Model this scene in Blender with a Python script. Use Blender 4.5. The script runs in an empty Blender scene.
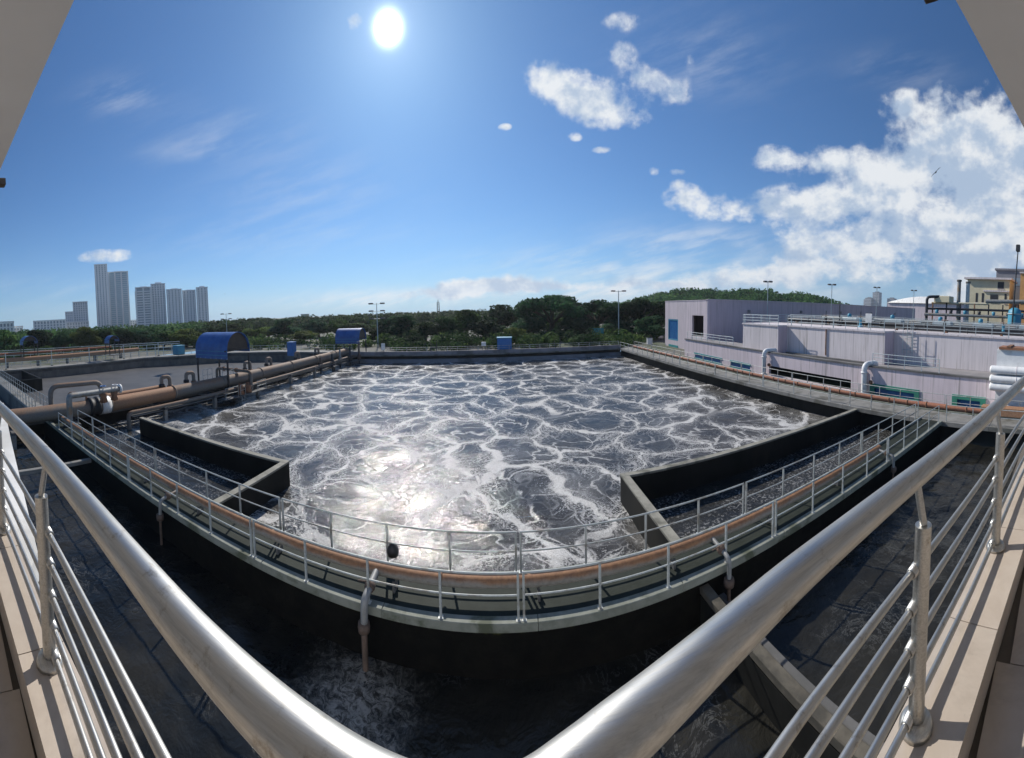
import bpy, math, random
from mathutils import Vector, Matrix
random.seed(7)
PI = math.pi
sc = bpy.context.scene
COL = sc.collection

# ------------------------------------------------------------------ camera
H = 6.75                                  # eye height above the walkway slabs (z = 0)
F, YC = 358.0, 326.9
YAW, PIT, ROL = -.0221, -.05, .02
def cam_matrix():
    cp, sp = math.cos(PIT), math.sin(PIT); cr, sr = math.cos(ROL), math.sin(ROL)
    cy, sy = math.cos(YAW), math.sin(YAW)
    Rp = Matrix(((1,0,0),(0,cp,-sp),(0,sp,cp))); Rr = Matrix(((cr,0,sr),(0,1,0),(-sr,0,cr)))
    Ry = Matrix(((cy,-sy,0),(sy,cy,0),(0,0,1)))
    return Ry @ Rp @ Rr
CM = cam_matrix()
cd = bpy.data.cameras.new('camera'); cam = bpy.data.objects.new('camera', cd); COL.objects.link(cam)
sc.camera = cam
cd.type = 'PANO'; cd.panorama_type = 'CENTRAL_CYLINDRICAL'
cd.central_cylindrical_range_u_min = -512/F; cd.central_cylindrical_range_u_max = 512/F
cd.central_cylindrical_range_v_min = (YC-758)/F; cd.central_cylindrical_range_v_max = YC/F
cd.central_cylindrical_radius = 1.0
cd.clip_start = .02; cd.clip_end = 12000
r, f_, u = CM.col[0], CM.col[1], CM.col[2]
cam.matrix_world = Matrix(((r[0],u[0],-f_[0],0),(r[1],u[1],-f_[1],0),(r[2],u[2],-f_[2],H),(0,0,0,1)))

def ray(x, y):                            # survey helper: bearing of a sighted point
    t = (x-512)/F
    return CM @ Vector((math.sin(t), math.cos(t), (YC-y)/F))
def gd(x, y, D):                          # the sighted point at horizontal range D
    d = ray(x, y); k = D/math.hypot(d.x, d.y); return Vector((d.x*k, d.y*k, H+d.z*k))

# ------------------------------------------------------------------ light
SUN_AZ, SUN_EL = math.radians(-16.9), math.radians(37.5)     # azimuth from +Y towards +X
SUN = Vector((math.sin(SUN_AZ)*math.cos(SUN_EL), math.cos(SUN_AZ)*math.cos(SUN_EL), math.sin(SUN_EL)))
sl = bpy.data.lights.new('sun', 'SUN'); sl.energy = 4.8; sl.angle = math.radians(.5); sl.color = (1, .95, .87)
so = bpy.data.objects.new('sun', sl); COL.objects.link(so)
so.rotation_euler = (-SUN).to_track_quat('-Z', 'Y').to_euler()
sc.view_settings.view_transform = 'Standard'; sc.view_settings.look = 'None'
sc.view_settings.exposure = 0.0; sc.view_settings.gamma = 1; sc.view_settings.use_curve_mapping = False

world = bpy.data.worlds.new("World"); sc.world = world; world.use_nodes = True
SKY_STRENGTH = .084
def build_sky():
    nt = world.node_tree; nt.nodes.clear(); N = nt.nodes; L = nt.links
    def nd(t, **k):
        n = N.new(t)
        for a, b in k.items(): setattr(n, a, b)
        return n
    def val(s, v):
        if isinstance(v, (int, float)): s.default_value = v
        else: L.new(v, s)
    def m(op, a, b=None, c=None):
        n = nd('ShaderNodeMath', operation=op); val(n.inputs[0], a)
        if b is not None: val(n.inputs[1], b)
        if c is not None: val(n.inputs[2], c)
        return n.outputs[0]
    def sstep(x, lo, hi):
        n = nd('ShaderNodeMapRange', interpolation_type='SMOOTHSTEP'); val(n.inputs[0], x)
        val(n.inputs[1], lo); val(n.inputs[2], hi); return n.outputs[0]
    sky = nd('ShaderNodeTexSky', sky_type='NISHITA', sun_disc=False)
    sky.sun_elevation = SUN_EL; sky.sun_rotation = SUN_AZ
    sky.altitude = 0; sky.air_density = 1.0; sky.dust_density = .3; sky.ozone_density = 2.0
    tc = nd('ShaderNodeTexCoord')
    sep = nd('ShaderNodeSeparateXYZ'); L.new(tc.outputs['Generated'], sep.inputs[0])
    X, Y, Z = sep.outputs
    az = m('ARCTAN2', X, Y)
    el = m('ARCSINE', Z)
    # warped bearings give the clouds torn edges
    cmb = nd('ShaderNodeCombineXYZ'); val(cmb.inputs[0], az); val(cmb.inputs[1], m('MULTIPLY', el, 1.25)); 
    n1 = nd('ShaderNodeTexNoise'); n1.inputs['Scale'].default_value = 6.5; n1.inputs['Detail'].default_value = 8; n1.inputs['Roughness'].default_value = .56
    L.new(cmb.outputs[0], n1.inputs['Vector'])
    n2 = nd('ShaderNodeTexNoise'); n2.inputs['Scale'].default_value = 24; n2.inputs['Detail'].default_value = 9; n2.inputs['Roughness'].default_value = .6
    L.new(cmb.outputs[0], n2.inputs['Vector'])
    def blob_field(blobs):
        out = None
        for (px, py, rx, ry, w) in blobs:
            d = ray(px, py).normalized(); a0 = math.atan2(d.x, d.y); e0 = math.asin(d.z)
            ra = rx/F; re = ry/F*math.cos(e0)**2
            dx = m('MULTIPLY', m('SUBTRACT', az, a0), 1/ra); dy = m('MULTIPLY', m('SUBTRACT', el, e0), 1/re)
            r2 = m('MULTIPLY_ADD', dx, dx, m('MULTIPLY', dy, dy))
            f = m('MULTIPLY', m('EXPONENT', m('MULTIPLY', r2, -.8)), w)
            out = f if out is None else m('ADD', out, f)
        return out
    puffs = [(990,140,42,34,.9),(1010,215,46,52,.9),(945,140,40,22,.8),(905,160,34,18,.7),(850,196,52,12,.75),(795,208,52,12,.75),
             (722,208,40,12,.55),(690,196,22,9,.62),(812,160,36,12,.75),(770,158,16,9,.6),(860,170,36,16,.55),(950,232,52,22,.8),(930,188,34,20,.55),(985,180,40,26,.5),
             (880,236,36,18,.6),(858,255,40,24,.62),(800,246,30,18,.62),(905,106,24,13,.7),(938,92,10,14,.55),
             (545,76,20,14,.75),(572,92,26,16,.8),(600,106,28,15,.72),(634,120,26,13,.62),(622,22,22,9,.42),(620,52,15,10,.52),(640,74,16,9,.44),(655,88,20,12,.24),
             (678,93,20,12,.30),(692,62,8,11,.24),(355,22,8,8,.6),(505,127,6,3,.7),(604,150,10,3,.65),(575,137,7,4,.5),(654,171,5,4,.6),(677,172,8,3,.55),(679,184,7,4,.6),
             (103,256,28,6,.62),(505,283,40,7,.95),(465,288,30,6,.8),(530,288,34,5,.7),(445,295,40,5,.55),(690,286,40,4,.5),(640,283,40,4,.45),(590,287,30,4,.4),(785,272,50,14,.58),(730,278,60,8,.45),(1000,90,12,12,.35),(965,268,44,34,.75)]
    wisps = [(125,95,34,14,.5),(235,130,60,18,.25),(200,150,50,10,.25),(430,299,120,9,.75),(350,300,80,9,.6),(570,262,95,9,.7),(620,286,80,8,.7),(660,245,90,16,.35),
             (700,60,60,30,.3),(300,190,70,30,.25),(900,70,40,15,.3),(720,240,60,12,.55),(670,272,90,14,.6),(820,290,160,14,.55),(560,296,110,10,.75),(30,300,120,20,.25),(280,235,120,20,.2)]
    fp = blob_field(puffs); fw = blob_field(wisps)
    dens = m('ADD', m('MULTIPLY', m('MINIMUM', fp, 1.15), .88), m('MULTIPLY', m('SUBTRACT', n1.outputs['Fac'], .5), 2.1))
    dens = m('ADD', dens, m('MULTIPLY', m('SUBTRACT', n2.outputs['Fac'], .5), 1.15))
    # the noise alone must never reach the threshold in the open sky
    dens = m('MULTIPLY', dens, sstep(fp, .03, .30))
    a1 = sstep(dens, .12, .84)
    n3 = nd('ShaderNodeTexNoise'); n3.inputs['Scale'].default_value = 4; n3.inputs['Detail'].default_value = 7; n3.inputs['Roughness'].default_value = .6
    st = nd('ShaderNodeCombineXYZ'); val(st.inputs[0], az); val(st.inputs[1], m('MULTIPLY_ADD', az, -1.2, m('MULTIPLY', el, 5)))
    L.new(st.outputs[0], n3.inputs['Vector'])
    a2 = m('MULTIPLY', m('MULTIPLY', fw, sstep(n3.outputs['Fac'], .36, .72)), .75)
    alpha = m('MINIMUM', m('ADD', a1, m('MULTIPLY', a2, m('SUBTRACT', 1, a1))), .97)
    # thick cloud is greyer and bluer than its thin bright rims
    up = nd('ShaderNodeCombineXYZ'); val(up.inputs[0], m('ADD', az, .02)); val(up.inputs[1], m('MULTIPLY_ADD', el, 1.25, .045))
    n4 = nd('ShaderNodeTexNoise'); n4.inputs['Scale'].default_value = 6.5; n4.inputs['Detail'].default_value = 8; n4.inputs['Roughness'].default_value = .56
    L.new(up.outputs[0], n4.inputs['Vector'])
    # more vapour on the sunward side of a billow leaves it in shade
    lee = m('MULTIPLY', m('SUBTRACT', n4.outputs['Fac'], n1.outputs['Fac']), 3.2)
    thick = sstep(m('ADD', m('MULTIPLY_ADD', dens, .45, lee), m('MULTIPLY', m('SUBTRACT', n2.outputs['Fac'], .5), .5)), .0, .72)
    cm = nd('ShaderNodeMix', data_type='RGBA'); L.new(thick, cm.inputs[0])
    cm.inputs[6].default_value = (.83, .86, .89, 1); cm.inputs[7].default_value = (.42, .53, .69, 1)
    # bright hazy ring round the sun
    dot = nd('ShaderNodeVectorMath', operation='DOT_PRODUCT'); L.new(tc.outputs['Generated'], dot.inputs[0]); dot.inputs[1].default_value = SUN
    ang = m('ARCCOSINE', m('MINIMUM', dot.outputs['Value'], .999999))
    core = m('MULTIPLY', m('EXPONENT', m('MULTIPLY', m('MULTIPLY', ang, ang), -1/(.021**2))), 6.0)
    ring = m('MULTIPLY', m('EXPONENT', m('MULTIPLY', ang, -1/.055)), .34)
    ring2 = m('MULTIPLY', m('EXPONENT', m('MULTIPLY', ang, -1/.40)), .03)
    glow = m('ADD', core, m('ADD', ring, ring2))
    skc = nd('ShaderNodeVectorMath', operation='SCALE'); L.new(sky.outputs[0], skc.inputs[0]); skc.inputs['Scale'].default_value = SKY_STRENGTH
    tint = nd('ShaderNodeVectorMath', operation='MULTIPLY'); L.new(skc.outputs[0], tint.inputs[0]); tint.inputs[1].default_value = (.46, .82, 1.17)
    # pale blue moisture low over the horizon, the same all round
    low = m('MULTIPLY', m('EXPONENT', m('MULTIPLY', m('MAXIMUM', el, 0), -1/.12)), .68)
    hz = nd('ShaderNodeMix', data_type='RGBA'); L.new(low, hz.inputs[0]); L.new(tint.outputs[0], hz.inputs[6]); hz.inputs[7].default_value = (.33, .53, .80, 1)
    mix = nd('ShaderNodeMix', data_type='RGBA'); L.new(alpha, mix.inputs[0]); L.new(hz.outputs[2], mix.inputs[6]); L.new(cm.outputs[2], mix.inputs[7])
    gl = nd('ShaderNodeVectorMath', operation='SCALE'); gl.inputs[0].default_value = (.9, .97, 1.0); L.new(glow, gl.inputs['Scale'])
    add = nd('ShaderNodeVectorMath', operation='ADD'); L.new(mix.outputs[2], add.inputs[0]); L.new(gl.outputs[0], add.inputs[1])
    bg = nd('ShaderNodeBackground'); L.new(add.outputs[0], bg.inputs[0]); bg.inputs[1].default_value = 1.0
    out = nd('ShaderNodeOutputWorld'); L.new(bg.outputs[0], out.inputs[0])
build_sky()

# ------------------------------------------------------------------ helpers
class MB:
    """collects solids in world coordinates and links them as one mesh"""
    def __init__(s): s.v = []; s.f = []; s.sm = []
    def add(s, vs, fs, smooth=False):
        o = len(s.v); s.v += [tuple(p) for p in vs]; s.f += [tuple(i+o for i in f) for f in fs]; s.sm += [smooth]*len(fs); return s
    def box(s, x0, x1, y0, y1, z0, z1):
        v = [(x0,y0,z0),(x1,y0,z0),(x1,y1,z0),(x0,y1,z0),(x0,y0,z1),(x1,y0,z1),(x1,y1,z1),(x0,y1,z1)]
        return s.add(v, [(3,2,1,0),(4,5,6,7),(0,1,5,4),(1,2,6,5),(2,3,7,6),(3,0,4,7)])
    def bevel_box(s, x0, x1, y0, y1, z0, z1, b=.01):
        v = []
        for z, i in ((z0, b), (z0+b, 0), (z1-b, 0), (z1, b)):
            v += [(x0+i,y0+i,z),(x1-i,y0+i,z),(x1-i,y1-i,z),(x0+i,y1-i,z)]
        f = [(3,2,1,0),(12,13,14,15)]
        for k in range(3):
            for j in range(4): f.append((k*4+j, k*4+(j+1)%4, k*4+4+(j+1)%4, k*4+4+j))
        return s.add(v, f)
    def prism(s, poly, z0, z1):
        n = len(poly)
        v = [(p[0],p[1],z0) for p in poly]+[(p[0],p[1],z1) for p in poly]
        return s.add(v, [tuple(range(n-1,-1,-1)), tuple(range(n,2*n))]+[(i,(i+1)%n,n+(i+1)%n,n+i) for i in range(n)])
    def tube(s, pts, rad, n=10, cap=True):
        pts = [Vector(p) for p in pts]; m = len(pts)
        rr = rad if isinstance(rad, (list, tuple)) else [rad]*m
        up = None; rings = []
        for i, p in enumerate(pts):
            d = (pts[min(i+1,m-1)]-pts[max(i-1,0)]).normalized()
            if up is None:
                up = Vector((0,0,1)) if abs(d.z) < .9 else Vector((1,0,0))
            up = (up - d*up.dot(d)).normalized(); sd = d.cross(up)
            k = 1.0
            if 0 < i < m-1:
                c = (pts[i]-pts[i-1]).normalized().dot(d); k = 1/max(c, .5)
            rings.append([p + (up*math.cos(2*PI*j/n)+sd*math.sin(2*PI*j/n))*rr[i] for j in range(n)])
        v = [q for rg in rings for q in rg]; f = []
        for i in range(m-1):
            for j in range(n): f.append((i*n+j, i*n+(j+1)%n, (i+1)*n+(j+1)%n, (i+1)*n+j))
        s.add(v, f, True)
        if cap:
            s.add(rings[0], [tuple(range(n-1,-1,-1))]); s.add(rings[-1], [tuple(range(n))])
        return s
    def lathe(s, c, prof, n=16, axis='z'):
        v = []; f = []
        for (rd, h) in prof:
            for j in range(n):
                a = 2*PI*j/n; p = (rd*math.cos(a), rd*math.sin(a), h)
                if axis == 'x': p = (p[2], p[0], p[1])
                if axis == 'y': p = (p[0], p[2], p[1])
                v.append((c[0]+p[0], c[1]+p[1], c[2]+p[2]))
        for i in range(len(prof)-1):
            for j in range(n): f.append((i*n+j, i*n+(j+1)%n, (i+1)*n+(j+1)%n, (i+1)*n+j))
        return s.add(v, f, True)
    def mesh(s, name, mat, off=(0,0,0)):
        me = bpy.data.meshes.new(name)
        me.from_pydata([(p[0]-off[0],p[1]-off[1],p[2]-off[2]) for p in s.v], [], s.f)
        me.polygons.foreach_set('use_smooth', s.sm)
        if mat: me.materials.append(mat)
        me.update(); return me
def bend(pts, rad=.3, n=5):
    """rounds the corners of a polyline"""
    pts = [Vector(p) for p in pts]; out = [pts[0]]
    for i in range(1, len(pts)-1):
        a, b, c = pts[i-1], pts[i], pts[i+1]
        k = min(rad, (a-b).length*.49, (c-b).length*.49)
        p, q = b+(a-b).normalized()*k, b+(c-b).normalized()*k
        for j in range(n+1):
            t = j/n; out.append(p*(1-t)**2 + b*2*t*(1-t) + q*t*t)
    out.append(pts[-1]); return out
def thing(name, label, cat, loc=(0,0,0), group=None):
    o = bpy.data.objects.new(name, None); COL.objects.link(o); o.location = loc
    o.empty_display_size = .3
    o['label'] = label; o['category'] = cat
    if group: o['group'] = group
    return o
def tag(o, label, cat, group=None):
    o['label'] = label; o['category'] = cat
    if group: o['group'] = group
    return o
def wloc(o):
    p = Vector(o.location)
    while o.parent: o = o.parent; p += Vector(o.location)
    return p
def part(name, mb, mat, parent=None, label=None, kind=None, loc=None):
    """one mesh object; its vertices are given in world coordinates"""
    base = wloc(parent) if parent else Vector((0,0,0))
    off = Vector(loc) if loc else base
    me = mb.mesh(name, mat, off)
    o = bpy.data.objects.new(name, me); COL.objects.link(o); o.location = off-base
    if parent: o.parent = parent
    if label: o['label'] = label
    if kind: o['kind'] = kind
    return o
def inst(name, me, parent, loc, rotz=0, rot=None):
    o = bpy.data.objects.new(name, me); COL.objects.link(o); o.parent = parent
    o.location = Vector(loc)-(wloc(parent) if parent else Vector((0,0,0)))
    o.rotation_euler = rot or (0,0,rotz); return o
def copy_tree(o, parent=None):
    c = o.copy(); COL.objects.link(c)
    if parent: c.parent = parent
    for ch in list(o.children): copy_tree(ch, c)
    return c

# ------------------------------------------------------------------ materials
def mat_base(name):
    m = bpy.data.materials.new(name); m.use_nodes = True
    nt = m.node_tree; b = nt.nodes['Principled BSDF']; return m, nt, b
def node(nt, t, **k):
    n = nt.nodes.new(t)
    for a, b in k.items(): setattr(n, a, b)
    return n
def noise(nt, scale, detail=5, rough=.6, vec=None, dist=0):
    n = node(nt, 'ShaderNodeTexNoise'); n.inputs['Scale'].default_value = scale; n.inputs['Detail'].default_value = detail
    n.inputs['Roughness'].default_value = rough; n.inputs['Distortion'].default_value = dist
    if vec is not None: nt.links.new(vec, n.inputs['Vector'])
    return n.outputs['Fac']
def geo_pos(nt, scale=(1,1,1)):
    g = node(nt, 'ShaderNodeNewGeometry'); mp = node(nt, 'ShaderNodeMapping'); mp.inputs['Scale'].default_value = scale
    nt.links.new(g.outputs['Position'], mp.inputs['Vector']); return mp.outputs[0]
def rmap(nt, s, lo, hi, a=0, b=1, smooth=True):
    n = node(nt, 'ShaderNodeMapRange', interpolation_type='SMOOTHSTEP' if smooth else 'LINEAR')
    for i, v in ((0, s), (1, lo), (2, hi), (3, a), (4, b)):
        if isinstance(v, (int, float)): n.inputs[i].default_value = v
        else: nt.links.new(v, n.inputs[i])
    return n.outputs[0]
def mixc(nt, fac, a, b):
    n = node(nt, 'ShaderNodeMix', data_type='RGBA')
    for i, v in ((0, fac), (6, a), (7, b)):
        if isinstance(v, (int, float)): n.inputs[i].default_value = v
        elif isinstance(v, tuple): n.inputs[i].default_value = v if len(v) == 4 else (*v, 1)
        else: nt.links.new(v, n.inputs[i])
    return n.outputs[2]
def mth(nt, op, a, b=0.0):
    n = node(nt, 'ShaderNodeMath', operation=op)
    for i, v in ((0, a), (1, b)):
        if isinstance(v, (int, float)): n.inputs[i].default_value = v
        else: nt.links.new(v, n.inputs[i])
    return n.outputs[0]
def bump(nt, b, h, strength=.3, dist=.02):
    n = node(nt, 'ShaderNodeBump'); n.inputs['Strength'].default_value = strength; n.inputs['Distance'].default_value = dist
    nt.links.new(h, n.inputs['Height']); nt.links.new(n.outputs[0], b.inputs['Normal']); return n
def simple(name, c1, c2=None, rough=.6, metal=0, scale=3, bmp=.15, c3=None, stretch=(1,1,1), spec=.5):
    m, nt, b = mat_base(name)
    c2 = c2 or tuple(x*.75 for x in c1)
    p = geo_pos(nt, stretch); n = noise(nt, scale, 6, .65, p)
    col = mixc(nt, rmap(nt, n, .35, .68), c1, c2)
    if c3:
        n2 = noise(nt, scale*.37, 5, .6, p, .3); col = mixc(nt, rmap(nt, n2, .52, .66), col, c3)
    nt.links.new(col, b.inputs['Base Color']); b.inputs['Roughness'].default_value = rough; b.inputs['Metallic'].default_value = metal
    b.inputs['Specular IOR Level'].default_value = spec
    if bmp: bump(nt, b, noise(nt, scale*6, 5, .65, p), bmp, .01)
    return m
M = {}
M['concrete'] = simple('concrete', (.255,.245,.225), (.18,.175,.16), .85, 0, 1.2, .25, (.115,.11,.09))
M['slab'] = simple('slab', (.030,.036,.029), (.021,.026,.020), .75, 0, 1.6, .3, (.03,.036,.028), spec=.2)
M['kerb'] = simple('kerb', (.25,.26,.22), (.18,.19,.155), .8, 0, 2.5, .2, (.09,.10,.065))
M['wetwall'] = simple('wetwall', (.022,.022,.020), (.012,.012,.011), .6, 0, .8, .3, (.030,.028,.023), (1,1,.35), spec=.12)
M['greywall'] = simple('greywall', (.15,.145,.14), (.09,.088,.085), .8, 0, .7, .2, (.06,.06,.06), (1,1,.5))
M['rail_paint'] = simple('rail_paint', (.50,.52,.50), (.40,.42,.40), .5, .1, 6, .05, (.30,.28,.24))
M['pale_rail'] = simple('pale_rail', (.50,.56,.57), (.40,.46,.47), .5, .1, 5, .05)
M['grey_pipe'] = simple('grey_pipe', (.30,.30,.29), (.21,.21,.20), .55, .2, 3, .1, (.26,.19,.13))
M['white_paint'] = simple('white_paint', (.80,.80,.79), (.70,.70,.69), .5, 0, 2, .08, (.60,.59,.56))
M['dark_metal'] = simple('dark_metal', (.05,.05,.055), (.03,.03,.033), .5, .3, 4, .1)
M['rust'] = simple('rust', (.30,.15,.08), (.19,.10,.06), .8, 0, 4, .3, (.12,.07,.05))
M['black_rubber'] = simple('black_rubber', (.02,.02,.022), None, .6)
M['lilac_roof'] = simple('lilac_roof', (.30,.28,.28), (.22,.21,.21), .9, 0, .5, .1)
M['blue_sheet'] = simple('blue_sheet', (.038,.125,.37), (.028,.09,.28), .5, 0, 1.2, .05, (.075,.16,.34))
M['blue_cabin'] = simple('blue_cabin', (.045,.19,.47), (.035,.15,.40), .5, 0, 1, .05)
M['teal'] = simple('teal', (.03,.30,.30), (.025,.22,.24), .6, 0, 1, .05)
M['green_frame'] = simple('green_frame', (.045,.26,.18), (.035,.19,.14), .6, 0, 1, .05)
M['blue_pane'] = simple('blue_pane', (.04,.17,.40), (.03,.12,.32), .2, 0, 1, .03)
M['cyan'] = simple('cyan', (.06,.30,.42), (.05,.24,.36), .5, 0, 1, .05)
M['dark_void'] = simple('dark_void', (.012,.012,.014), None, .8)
M['cream'] = simple('cream', (.66,.60,.42), (.58,.52,.36), .8, 0, .6, .1)
M['orange_wall'] = simple('orange_wall', (.62,.33,.12), (.52,.27,.10), .8, 0, .8, .1)
M['brown'] = simple('brown', (.075,.058,.045), (.05,.04,.033), .7, 0, 2, .1)
M['terracotta'] = simple('terracotta', (.33,.15,.08), (.24,.11,.06), .85, 0, 2, .2)
M['bark'] = simple('bark', (.10,.075,.05), (.06,.045,.03), .9, 0, 4, .4)
M['soffit'] = simple('soffit', (.80,.82,.85), (.75,.77,.80), .9, 0, .8, .08, (.69,.70,.72))
M['grey_facade'] = simple('grey_facade', (.22,.22,.24), (.17,.17,.19), .7, 0, .3, .05)
M['brown_rust'] = simple('brown_rust', (.15,.10,.075), (.09,.065,.05), .8, 0, 4, .3)
M['parapet'] = simple('parapet', (.30,.28,.29), (.22,.21,.21), .85, 0, .6, .2, (.15,.14,.14), (1,1,.5))
M['old_concrete'] = simple('old_concrete', (.12,.105,.08), (.07,.06,.045), .9, 0, 2.2, .5, (.05,.045,.035))
M['coping'] = simple('coping', (.30,.285,.235), (.21,.20,.165), .85, 0, 2.5, .25, (.12,.115,.09))
M['inner_wall'] = simple('inner_wall', (.20,.175,.15), (.13,.115,.10), .85, 0, .8, .2, (.09,.08,.07), (1,1,.5))
M['hill_ground'] = simple('hill_ground', (.045,.065,.022), (.03,.045,.017), .95, 0, .2, 0)
M['bird'] = simple('bird', (.03,.03,.03), None, .8)

def make_rust_pipe(name, grey, rust1, rust2, lo=-.15, hi=.55):
    """grey paint that has rusted through along the top of the pipe"""
    m, nt, b = mat_base(name)
    g = node(nt, 'ShaderNodeNewGeometry'); sp = node(nt, 'ShaderNodeSeparateXYZ'); nt.links.new(g.outputs['Normal'], sp.inputs[0])
    p = geo_pos(nt)
    n1 = noise(nt, 1.3, 6, .65, p); n2 = noise(nt, 9, 6, .7, p); n3 = noise(nt, .28, 3, .5, p)
    h = mth(nt, 'ADD', sp.outputs[2], mth(nt, 'MULTIPLY', mth(nt, 'SUBTRACT', n1, .5), 1.3))
    h = mth(nt, 'ADD', h, mth(nt, 'MULTIPLY', mth(nt, 'SUBTRACT', n3, .5), 1.6))
    k = rmap(nt, h, lo, hi)
    rc = mixc(nt, rmap(nt, n2, .35, .65), rust1, rust2)
    col = mixc(nt, k, mixc(nt, rmap(nt, n2, .4, .7), grey, tuple(x*.75 for x in grey)), rc)
    nt.links.new(col, b.inputs['Base Color']); b.inputs['Roughness'].default_value = .75
    bump(nt, b, n2, .25, .01); return m
M['air_pipe'] = make_rust_pipe('air_pipe', (.29,.265,.23), (.36,.18,.085), (.24,.12,.06), -.1, .7)
M['main_pipe'] = make_rust_pipe('main_pipe', (.19,.175,.155), (.26,.145,.08), (.17,.11,.075), .1, .95)
M['orange_pipe'] = make_rust_pipe('orange_pipe', (.30,.19,.12), (.40,.215,.115), (.30,.155,.085), -.5, .5)
M['red_pipe'] = make_rust_pipe('red_pipe', (.20,.10,.07), (.36,.145,.08), (.27,.105,.06), -.4, .3)

def make_stainless():
    m, nt, b = mat_base('stainless')
    tc = node(nt, 'ShaderNodeNewGeometry'); mp = node(nt, 'ShaderNodeMapping'); mp.inputs['Scale'].default_value = (2,60,60)
    nt.links.new(tc.outputs['Position'], mp.inputs[0])
    n = noise(nt, 3, 6, .7, mp.outputs[0]); p = geo_pos(nt); d = noise(nt, 22, 8, .75, p); d2 = noise(nt, 3.5, 4, .6, p)
    col = mixc(nt, rmap(nt, n, .35, .7), (.56,.55,.52), (.43,.42,.395))
    col = mixc(nt, mth(nt, 'MULTIPLY', rmap(nt, d, .55, .70), .75), col, (.25,.21,.16))
    nt.links.new(col, b.inputs['Base Color']); b.inputs['Metallic'].default_value = 1
    nt.links.new(rmap(nt, mth(nt, 'ADD', mth(nt,'MULTIPLY',n,.5), mth(nt,'MULTIPLY',d2,.5)), .3, .7, .34, .56), b.inputs['Roughness'])
    bump(nt, b, mth(nt, 'ADD', n, mth(nt, 'MULTIPLY', d, .6)), .12, .002); return m
M['stainless'] = make_stainless()

def make_lilac(name, base, dirt):
    m, nt, b = mat_base(name)
    streak = noise(nt, 1, 6, .65, geo_pos(nt, (1.8,1.8,.10))); fine = noise(nt, 1, 5, .6, geo_pos(nt, (7,7,.22))); big = noise(nt, .25, 4, .6, geo_pos(nt))
    col = mixc(nt, rmap(nt, streak, .42, .66, 0, .75), base, tuple(x*.80 for x in base))
    col = mixc(nt, rmap(nt, fine, .54, .68, 0, .75), col, dirt)
    drip = noise(nt, 1, 4, .6, geo_pos(nt, (2.6,2.6,.05))); col = mixc(nt, rmap(nt, drip, .62, .70, 0, .6), col, tuple(x*.55 for x in dirt))
    col = mixc(nt, rmap(nt, big, .5, .75, 0, .35), col, tuple(x*1.08 for x in base))
    nt.links.new(col, b.inputs['Base Color']); b.inputs['Roughness'].default_value = .85
    bump(nt, b, noise(nt, 12, 4, .6, geo_pos(nt)), .08, .01); return m
M['lilac'] = make_lilac('lilac', (.70,.60,.63), (.40,.35,.34))
M['lilac_shaded'] = make_lilac('lilac_shaded', (.62,.51,.55), (.44,.37,.38))  # same lilac with shade put into the colour, for faces turned from the sun
M['lilac_pale'] = make_lilac('lilac_pale', (.70,.64,.64), (.36,.32,.285))
M['tower_white'] = make_lilac('tower_white', (.84,.84,.84), (.70,.70,.70))
M['tower_glass'] = simple('tower_glass', (.27,.33,.38), (.21,.26,.30), .3, 0, .08, 0)
M['tower_blue'] = simple('tower_blue', (.20,.34,.42), (.16,.27,.35), .25, 0, .08, 0)
M['tower_grey'] = make_lilac('tower_grey', (.66,.68,.70), (.55,.56,.58))

def make_tile(name, c1, c2, rough=.55):
    m, nt, b = mat_base(name); p = geo_pos(nt)
    oi = node(nt, 'ShaderNodeObjectInfo')
    n = noise(nt, 9, 6, .65, p, .4); d = noise(nt, 2.2, 6, .7, p, .5); g = noise(nt, 120, 3, .6, p)
    col = mixc(nt, rmap(nt, n, .3, .7), c1, c2)
    col = mixc(nt, mth(nt, 'MULTIPLY', oi.outputs['Random'], .35), col, tuple(x*.8 for x in c1))
    col = mixc(nt, rmap(nt, d, .50, .72, 0, .6), col, tuple(x*.60 for x in c2))
    col = mixc(nt, rmap(nt, g, .66, .74, 0, .35), col, tuple(x*.5 for x in c2))
    nt.links.new(col, b.inputs['Base Color']); b.inputs['Roughness'].default_value = rough
    bump(nt, b, g, .12, .001); return m
M['tile'] = make_tile('tile', (.55,.475,.40), (.48,.405,.335))
M['grout'] = simple('grout', (.16,.14,.12), None, .9)

def make_moss_wall():
    """wet black concrete with a mossy top edge, as on the tank side of the walkway"""
    m, nt, b = mat_base('mosswall'); p = geo_pos(nt)
    g = node(nt, 'ShaderNodeNewGeometry'); sp = node(nt, 'ShaderNodeSeparateXYZ'); nt.links.new(g.outputs['Position'], sp.inputs[0])
    n = noise(nt, 2.2, 6, .7, p); n2 = noise(nt, 7, 5, .65, p)
    h = mth(nt, 'ADD', sp.outputs[2], mth(nt, 'MULTIPLY', mth(nt, 'SUBTRACT', n, .5), .5))
    moss = mixc(nt, rmap(nt, n2, .4, .65), (.10,.115,.022), (.045,.060,.016))
    dark = mixc(nt, rmap(nt, n, .35, .7), (.005,.005,.0048), (.010,.0095,.008))
    nt.links.new(mixc(nt, rmap(nt, h, -.26, -.10), dark, moss), b.inputs['Base Color']); b.inputs['Roughness'].default_value = .7; b.inputs['Specular IOR Level'].default_value = .1
    bump(nt, b, n2, .5, .02); return m
M['mosswall'] = make_moss_wall()

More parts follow.
